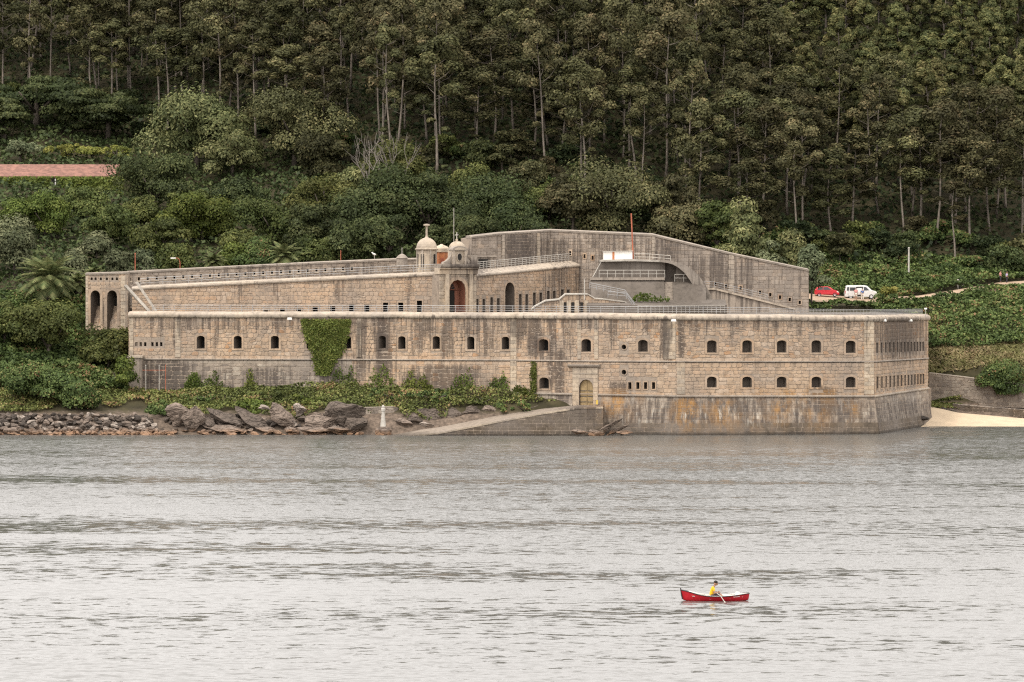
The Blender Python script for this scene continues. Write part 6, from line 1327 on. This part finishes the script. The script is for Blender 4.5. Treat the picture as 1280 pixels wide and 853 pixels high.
# ------------------------------------------------------------------ people
def skin_mesh(name, joints, edges, mat, parent, sub=2):
    """one continuous body grown over a skeleton: joints {name: (x,y,z,r)}"""
    me = bpy.data.meshes.new(name); keys = list(joints); me.from_pydata([joints[k][:3] for k in keys], [(keys.index(a), keys.index(b)) for a, b in edges], [])
    o = bpy.data.objects.new(name, me); link(o, parent); bm = bmesh.new(); bm.from_mesh(me); lay = bm.verts.layers.skin.verify()
    for v, k in zip(bm.verts, keys): v[lay].radius = (joints[k][3], joints[k][3] * (joints[k][4] if len(joints[k]) > 4 else 1)); v[lay].use_root = (k == keys[0])
    bm.to_mesh(me); bm.free(); s_ = o.modifiers.new('skin', 'SKIN'); s_.use_smooth_shade = True; u = o.modifiers.new('sub', 'SUBSURF'); u.levels = sub; u.render_levels = sub
    me.materials.append(mat); return o
def head(parent, c, mat_hair, yaw=0.0, nod=0.0, rad=.105):
    g = empty('head', c); g.parent = parent; g.rotation_euler = (0, nod, yaw)
    bm = bmesh.new(); bmesh.ops.create_uvsphere(bm, u_segments=16, v_segments=12, radius=1)
    for v in bm.verts:
        x, y, z = v.co; x2 = x * .098 + (.012 if x > 0 and z < .1 else 0); v.co = (x2, y * .078 * (1 - .18 * max(0, -z)), z * .125)
        if x > .75 and -.35 < z < .15 and abs(y) < .28: v.co.x += .022       # nose
        if x > .6 and .1 < z < .35 and .2 < abs(y) < .6: v.co.x -= .008       # eye sockets
    me = bpy.data.meshes.new('face'); bm.to_mesh(me); bm.free(); me.materials.append(M['skin']); f = bpy.data.objects.new('face', me); link(f, g)
    mb = MB(); mb.lathe((0, 0, 0), [(.100, .0), (.104, .05), (.09, .1), (.06, .13), (.01, .142)], 14, .5); h = mb.build('hair', mat_hair, None, True); h.parent = g; h.location = (-.018, 0, .0); h.scale = (1.02, .86, 1)
    for s_ in (-1, 1):
        mb = MB(); mb.lathe((0, 0, 0), [(.01, -.03), (.022, 0), (.012, .03)], 6, .5); e = mb.build('ear', M['skin'], None); e.parent = g; e.location = (0, s_ * .078, -.01)
        mb = MB(); mb.lathe((0, 0, 0), [(.004, -.008), (.011, 0), (.004, .008)], 6, .5); e = mb.build('eye', M['hair'], None); e.parent = g; e.location = (.088, s_ * .032, .015)
    mb = MB(); mb.box((.098, 0, -.055), (.012, .042, .01), 0, .5); mm = mb.build('mouth', M['rust'], None); mm.parent = g
    return g
def hand(parent, c, d, up, side):
    d = Vector(d).normalized(); n_ = Vector(up).normalized(); s_ = d.cross(n_).normalized() * side; c = Vector(c)
    J = {'w': (*c, .022), 'p': (*(c + d * .05), .030), 'k': (*(c + d * .085), .03)}; E = [('w', 'p'), ('p', 'k')]
    for i, (o, l) in enumerate(((-.03, .062), (-.01, .075), (.01, .07), (.03, .055))):
        a = c + d * .09 + s_ * o; b = a + d * l * .5 - n_ * .012; e = b + d * l * .25 - n_ * .035
        J[f'a{i}'] = (*a, .0095); J[f'b{i}'] = (*b, .009); J[f'e{i}'] = (*e, .008); E += [('k', f'a{i}'), (f'a{i}', f'b{i}'), (f'b{i}', f'e{i}')]
    a = c + d * .03 - s_ * .035; b = a + d * .035 - s_ * .02 - n_ * .015; J['ta'] = (*a, .011); J['tb'] = (*b, .009); E += [('p', 'ta'), ('ta', 'tb')]
    return skin_mesh('hand', J, E, M['skin'], parent, 1)
def standing(label, loc, rz, shirt, lower, hair='hair', short=True, pose=0.0, hgt=1.0):
    t = empty('person', loc, rz); t.scale = (hgt,) * 3; tag(t, label, 'person'); a = pose
    J = {'pel': (0, 0, .95, .14, .8), 'ch': (0, 0, 1.28, .155, .7), 'nk': (.01, 0, 1.47, .06), 'hd': (.03, 0, 1.60, .055)}
    E = [('pel', 'ch'), ('ch', 'nk'), ('nk', 'hd')]
    for s_, k in ((1, 'l'), (-1, 'r')):
        J.update({'sh' + k: (0, s_ * .19, 1.40, .06), 'el' + k: (.02 + a * .1, s_ * (.25), 1.13, .045), 'wr' + k: (.10 + a * .18, s_ * .24, .90 + a * .12, .032), 'hp' + k: (0, s_ * .10, .88, .105), 'kn' + k: (.03 * s_ + .02, s_ * .11, .50, .065), 'an' + k: (.03 * s_ - .02, s_ * .12, .08, .045), 'to' + k: (.03 * s_ + .14, s_ * .13, .04, .038)})
        E += [('ch', 'sh' + k), ('sh' + k, 'el' + k), ('el' + k, 'wr' + k), ('pel', 'hp' + k), ('hp' + k, 'kn' + k), ('kn' + k, 'an' + k), ('an' + k, 'to' + k)]
    skin_mesh('body', J, E, M['skin'], t)
    f = lambda k, d=.016: (*J[k][:3], J[k][3] + d, *J[k][4:])
    S = {'pel': f('pel'), 'ch': f('ch')}; SE = [('pel', 'ch')]
    for k in 'lr':
        S['sh' + k] = f('sh' + k); m = Vector(J['sh' + k][:3]).lerp(Vector(J['el' + k][:3]), .75); S['m' + k] = (*m, .066); SE += [('ch', 'sh' + k), ('sh' + k, 'm' + k)]
    skin_mesh('shirt', S, SE, M[shirt], t)
    S = {'pel': f('pel', .012)}; SE = []
    for k in 'lr':
        S['hp' + k] = f('hp' + k, .014); S['kn' + k] = f('kn' + k, .02); SE += [('pel', 'hp' + k), ('hp' + k, 'kn' + k)]
        if not short: S['an' + k] = f('an' + k, .02); SE.append(('kn' + k, 'an' + k))
    skin_mesh('shorts' if short else 'trousers', S, SE, M[lower], t)
    head(t, (.04, 0, 1.66), M[hair])
    for k, s_ in (('l', 1), ('r', -1)): hand(t, J['wr' + k][:3], (.3 + a * .5, 0, -1 + a * .8), (1, 0, .3), s_)
    return t
def gp(px, D): X = (px - CX) / F * D; return (X, D, gz(X, D) + .13)
standing('person in pink top and pale shorts at the open side of the van', gp(1070, 574.6), 1.4, 'pink_cloth', 'pale_cloth')
standing('person in blue shirt and pale trousers at the open van door', gp(1078, 574.4), 1.9, 'blue_cloth', 'pale_cloth', short=False, pose=.5)
standing('person in lilac top walking on the path right of the gate posts', gp(1258.5, 590.5), .3, 'lilac_cloth', 'dark_cloth', short=False)
standing('person in dusty pink top walking beside the lilac-clad person', gp(1250.5, 591), .3, 'pink_cloth', 'dark_cloth', short=False)

# ------------------------------------------------------------------ vehicles (front towards +x)
def wheel(parent, x, y, r, s_):
    mb = MB(); k = 20; V = []
    for (rr, yy) in ((r * .62, -.1), (r * .93, -.1), (r, -.06), (r, .06), (r * .93, .1), (r * .62, .1)):
        for j in range(k): V.append((x + rr * math.cos(2 * math.pi * j / k), y + yy, r + rr * math.sin(2 * math.pi * j / k)))
    mb.add(V, [(i * k + j, i * k + (j + 1) % k, ((i + 1) % 6) * k + (j + 1) % k, ((i + 1) % 6) * k + j) for i in range(6) for j in range(k)], .5); w = mb.build('wheel', M['tyre'], parent, fix=False)
    mb = MB(); mb.add([(x + r * .63 * math.cos(2 * math.pi * j / k), y + s_ * q, r + r * .63 * math.sin(2 * math.pi * j / k)) for q in (.02, .085) for j in range(k)] + [(x, y + s_ * .06, r)], [tuple(range(k))] + [(k + j, k + (j + 1) % k, 2 * k) for j in range(k)] + [(j, (j + 1) % k, k + (j + 1) % k, k + j) for j in range(k)], .5); mb.build('rim', M['rim'], w, fix=False)
def vehicle(name, label, loc, rz, prof, belt, wid, mat, wheels, wr, windows, door_gap=None, roof_in=.14):
    t = empty(name, loc, rz); tag(t, label, 'car' if 'van' not in name else 'van'); W = wid / 2
    # side outline lofted across the width: sills, belt line and an inset roof
    bm = bmesh.new(); n_ = len(prof); rows = []
    def half(z): return W - (max(0, z - belt) / max(.1, max(p[1] for p in prof) - belt)) * roof_in * 1.0
    for yk in (-1, -.93, 0, .93, 1):
        rows.append([bm.verts.new((x * (1 if abs(yk) < 1 else .995), yk * half(z) if abs(yk) > .5 else 0, z + (.02 if abs(yk) < .5 and z > belt else 0) - (.03 if abs(yk) == 1 and z > belt else 0))) for x, z in prof])
    for a, b in zip(rows, rows[1:]):
        for i in range(n_): bm.faces.new((a[i], a[(i + 1) % n_], b[(i + 1) % n_], b[i]))
    bm.faces.new(rows[0]); bm.faces.new(rows[-1][::-1]); bmesh.ops.recalc_face_normals(bm, faces=bm.faces)
    me = bpy.data.meshes.new('body'); bm.to_mesh(me); bm.free(); me.materials.append(M[mat]); body = bpy.data.objects.new('body', me); link(body, t)
    b_ = body.modifiers.new('bevel', 'BEVEL'); b_.width = .035; b_.segments = 2; b_.limit_method = 'ANGLE'
    for (nm, m, poly, side) in windows:
        mb = MB()
        if side == 'sides':
            for s_ in (-1, 1):
                mb = MB(); mb.prism([(x, s_ * (half(z) + .012), z) for x, z in poly], (0, -s_ * .05, 0), .5); mb.build(nm, M[m], t, fix=False)
        elif side in ('near', 'far'):
            s_ = -1 if side == 'near' else 1; mb.prism([(x, s_ * (half(z) + .016), z) for x, z in poly], (0, -s_ * .05, 0), .5); mb.build(nm, M[m], t, fix=False)
        else:      # across the width: poly gives (x,z) of the lower and upper edge
            (x0, z0), (x1, z1) = poly; a0, a1 = half(z0) * .9, half(z1) * .88; e = .02 if x0 > 0 else -.02
            mb.prism([(x0 + e, -a0, z0), (x0 + e, a0, z0), (x1 + e, a1, z1), (x1 + e, -a1, z1)], (-e * 2, 0, 0), .5); mb.build(nm, M[m], t, fix=False)
    for x in wheels:
        for s_ in (-1, 1): wheel(t, x, s_ * (W - .09), wr, s_)
    return t
c_ = gp(1075.5, 577.6)
vehicle('parked_van', 'silver people carrier van with open side door parked on the dirt road', c_, -.02,
  [(-2.28, .32), (-2.33, .8), (-2.28, 1.25), (-2.12, 1.86), (-1.95, 1.96), (.55, 1.96), (.95, 1.86), (1.55, 1.28), (2.2, 1.08), (2.36, .8), (2.38, .42), (2.3, .3)], 1.2, 1.88, 'silver_car', (-1.45, 1.5), .34,
  [('side_window', 'glass', [(-2.02, 1.22), (-1.95, 1.7), (-.85, 1.74), (-.85, 1.22)], 'sides'), ('side_window', 'glass', [(.42, 1.22), (.42, 1.74), (.75, 1.72), (1.25, 1.25)], 'sides'), ('open_side_door', 'void', [(-.68, .4), (-.68, 1.76), (.34, 1.78), (.34, .4)], 'near'), ('side_window', 'glass', [(-.7, 1.22), (-.7, 1.74), (.3, 1.74), (.3, 1.22)], 'far'),
   ('windscreen', 'glass', [(1.5, 1.3), (.98, 1.82)], 'x'), ('rear_window', 'glass', [(-2.29, 1.25), (-2.15, 1.75)], 'x'), ('tail_light', 'tail', [(-2.31, .8), (-2.29, 1.2), (-2.2, 1.2), (-2.2, .8)], 'sides'), ('headlight', 'white', [(2.0, .85), (1.95, 1.05), (2.25, 1.0), (2.33, .85)], 'sides'), ('bumper', 'dark_metal', [(2.2, .35), (2.2, .55), (2.385, .55), (2.385, .35)], 'sides')])
sd = MB(); X_, Y_, Z_ = c_; sd.prism([(X_ - 1.72, Y_ - 1.03, Z_ + .42), (X_ - 1.72, Y_ - 1.03, Z_ + 1.74), (X_ - .7, Y_ - 1.03, Z_ + 1.76), (X_ - .7, Y_ - 1.03, Z_ + .42)], (0, .05, 0), .5)
van = [o for o in COL.objects if o.name.startswith('parked_van')][0]; dd = sd.build('sliding_door', M['silver_car'], van)
sd = MB(); sd.prism([(X_ - 1.6, Y_ - 1.045, Z_ + 1.2), (X_ - 1.6, Y_ - 1.045, Z_ + 1.66), (X_ - .82, Y_ - 1.045, Z_ + 1.66), (X_ - .82, Y_ - 1.045, Z_ + 1.2)], (0, .02, 0), .5); sd.build('door_window', M['glass'], dd)
vehicle('parked_car', 'small red hatchback parked behind the feathery tree', gp(1033.5, 576.6), -.05,
  [(-1.72, .3), (-1.78, .65), (-1.74, .95), (-1.5, 1.28), (-1.2, 1.42), (.1, 1.46), (.55, 1.3), (.95, .98), (1.55, .82), (1.76, .6), (1.78, .3)], .95, 1.64, 'red_car', (-1.1, 1.14), .29,
  [('side_window', 'glass', [(-1.42, .98), (-1.2, 1.3), (-.6, 1.36), (-.6, .98)], 'sides'), ('side_window', 'glass', [(-.52, .98), (-.52, 1.36), (.1, 1.38), (.68, .98)], 'sides'), ('windscreen', 'glass', [(.92, 1.0), (.2, 1.42)], 'x'), ('rear_window', 'glass', [(-1.72, .98), (-1.38, 1.34)], 'x'), ('tail_light', 'tail', [(-1.75, .7), (-1.73, .95), (-1.62, .95), (-1.62, .7)], 'sides'), ('headlight', 'white', [(1.45, .62), (1.4, .78), (1.62, .74), (1.72, .62)], 'sides')], roof_in=.2)

# ------------------------------------------------------------------ rowing boat and rower
BD = CZ * F / (751 - HY); BX = (895 - CX) / F * BD
boat = empty('rowing_boat', (BX, BD, 0), .04); tag(boat, 'red wooden rowing boat with black rail and white inside, on the open water', 'rowing boat')
bm = bmesh.new(); ns, nr = 25, 7; L2 = 2.17
def hull(s_, inner=0.0):
    """half sections from keel to rail; s_ from stern (1) to bow (-1)"""
    sheer = .30 + (.40 * max(0, -s_) ** 2.1) + .17 * max(0, s_) ** 2; beam = .66 * (1 - abs(s_) ** 2.6 * (1.0 if s_ < 0 else .72)) + .01; keel = -.12 + .16 * abs(s_) ** 4
    out = []
    for k in range(nr):
        t = k / (nr - 1); y = beam * (t ** .5 if t > 0 else 0); z = keel + (sheer - keel) * (t ** 1.55); rake = (.10 * (z + .1) * (-s_ if s_ < -.8 else -s_ * .5 if s_ > .85 else 0)) * 3 * max(0, (abs(s_) - .8) / .2)
        out.append((L2 * s_ * .93 - rake * (1 if s_ < 0 else 1), max(0.005, y - inner), z + inner * (1 if k < nr - 1 else 0)))
    return out
def loft(inner, name, mat, parent, flip=False):
    bm = bmesh.new(); rows = []
    for i in range(ns):
        h = hull(-1 + 2 * i / (ns - 1), inner); rows.append([bm.verts.new((x, -y, z)) for x, y, z in h[::-1]] + [bm.verts.new((x, y, z)) for x, y, z in h[1:]])
    for a, b in zip(rows, rows[1:]):
        for k in range(len(a) - 1): bm.faces.new((a[k], a[k + 1], b[k + 1], b[k]))
    if not inner: bm.faces.new(rows[0]); bm.faces.new(rows[-1][::-1])
    bmesh.ops.recalc_face_normals(bm, faces=bm.faces); me = bpy.data.meshes.new(name); bm.to_mesh(me); bm.free(); me.materials.append(M[mat]); o = bpy.data.objects.new(name, me); link(o, parent)
    me.polygons.foreach_set('use_smooth', np.ones(len(me.polygons), dtype=bool)); return o
loft(0, 'hull', 'boat_red', boat); loft(.035, 'inner_lining', 'white', boat)
for s_ in (-1, 1):
    pts = [Vector((h[-1][0], s_ * h[-1][1], h[-1][2])) for h in [hull(-1 + 2 * i / 24) for i in range(25)]]
    mb = MB(); mb.tube(pts, .032, 6, .5); mb.build('gunwale', M['boat_black'], boat, fix=False)
    mb = MB(); mb.tube([p + Vector((0, -s_ * .06, .012)) for p in pts[2:-2]], .03, 6, .5); mb.build('inner_rail', M['white'], boat, fix=False)
mb = MB(); mb.tube([(-2.12, 0, .1), (-2.2, 0, .5), (-2.24, 0, .80)], [.04, .04, .035], 6, .5); mb.build('stem_post', M['boat_black'], boat, fix=False)
for x, z, w_ in ((-.35, .14, 1.1), (.75, .16, 1.05), (1.55, .26, .7), (-1.4, .3, .75)): mb = MB(); mb.box((x, 0, z), (.24, w_, .035), 0, .5); mb.build('thwart', M['offwhite'], boat, fix=False)
mb = MB(); mb.box((1.35, -.1, .42), (.2, .3, .26), .2, .5); mb.build('white_box', M['white'], boat, fix=False)
# small painted name marks near bow and stern (too small to read in the photo)
def marks(x0, z0, n_, side):
    R = random.Random(int(x0 * 10)); 
    for k in range(n_):
        x = x0 + k * .055; s_ = x / (L2 * .93); h = hull(s_); zz = z0 + .10 * k / n_ * (-1 if x < 0 else .3); y = float(np.interp(zz, [q[2] for q in h], [q[1] for q in h])) + .006
        m2 = MB(); m2.prism([(x, -y, zz), (x + .035, -y, zz), (x + .035, -y - .01, zz + R.uniform(.035, .06)), (x + .008, -y - .01, zz + .05)], (0, .004, 0), .5); m2.build('name_mark', M['white'], boat, fix=False)
marks(-1.75, .40, 7, -1); marks(1.05, .24, 8, -1)
for s_ in (-1, 1):
    mb = MB(); g = Vector((.22, s_ * .66, .36)); hnd = Vector((-.02, s_ * .16, .52)); d = (g - hnd).normalized(); tip = g + d * 1.0 + Vector((.25, 0, -.22))
    tip = Vector((.42, s_ * 1.25, .03)); mb.tube([hnd, g, tip], [.022, .025, .024], 7, .5); oar = mb.build('oar', M['offwhite'], boat, fix=False)
    mb = MB(); e = tip + (tip - g).normalized() * .38; wv = Vector((.06, 0, 0)); mb.prism([tip - wv * .5, tip + wv * .5, e + wv, e - wv], (0, 0, .02), .5); mb.build('oar_blade', M['offwhite'], oar, fix=False)
    mb = MB(); mb.lathe((.22, s_ * .64, .3), [(.03, 0), (.03, .1), (.015, .12)], 6, .5); mb.build('rowlock', M['dark_metal'], boat, fix=False)
rw = empty('person', (BX - .3, BD, .16), .04); rw.scale = (1.22,) * 3; tag(rw, 'rower in yellow t-shirt and dark shorts sitting in the red boat, looking down', 'person')
J = {'pel': (0, 0, .10, .135, .85), 'ch': (.06, 0, .42, .155, .72), 'nk': (.14, 0, .60, .06), 'hd': (.20, 0, .70, .055)}; E = [('pel', 'ch'), ('ch', 'nk'), ('nk', 'hd')]
for s_, k in ((1, 'l'), (-1, 'r')):
    J.update({'sh' + k: (.08, s_ * .18, .54, .062), 'el' + k: (.14, s_ * .25, .27, .046), 'wr' + k: (.36, s_ * .17, .30, .033), 'hp' + k: (.08, s_ * .10, .08, .10), 'kn' + k: (.48, s_ * .14, .20, .068), 'an' + k: (.66, s_ * .13, -.12, .045), 'to' + k: (.78, s_ * .13, -.10, .038)})
    E += [('ch', 'sh' + k), ('sh' + k, 'el' + k), ('el' + k, 'wr' + k), ('pel', 'hp' + k), ('hp' + k, 'kn' + k), ('kn' + k, 'an' + k), ('an' + k, 'to' + k)]
skin_mesh('body', J, E, M['skin'], rw)
f = lambda k, d=.017: (*J[k][:3], J[k][3] + d, *J[k][4:])
S = {'pel': f('pel'), 'ch': f('ch')}; SE = [('pel', 'ch')]
for k in 'lr': S['sh' + k] = f('sh' + k, .02); m = Vector(J['sh' + k][:3]).lerp(Vector(J['el' + k][:3]), .7); S['m' + k] = (*m, .07); SE += [('ch', 'sh' + k), ('sh' + k, 'm' + k)]
skin_mesh('shirt', S, SE, M['yellow_cloth'], rw)
S = {'pel': f('pel', .014)}; SE = []
for k in 'lr': S['hp' + k] = f('hp' + k, .016); S['kn' + k] = f('kn' + k, .016); SE += [('pel', 'hp' + k), ('hp' + k, 'kn' + k)]
skin_mesh('shorts', S, SE, M['dark_cloth'], rw)
head(rw, (.235, 0, .765), M['hair'], 0, .45)
for k, s_ in (('l', 1), ('r', -1)): hand(rw, J['wr' + k][:3], (.5, -s_ * .4, .2), (.2, 0, 1), s_)
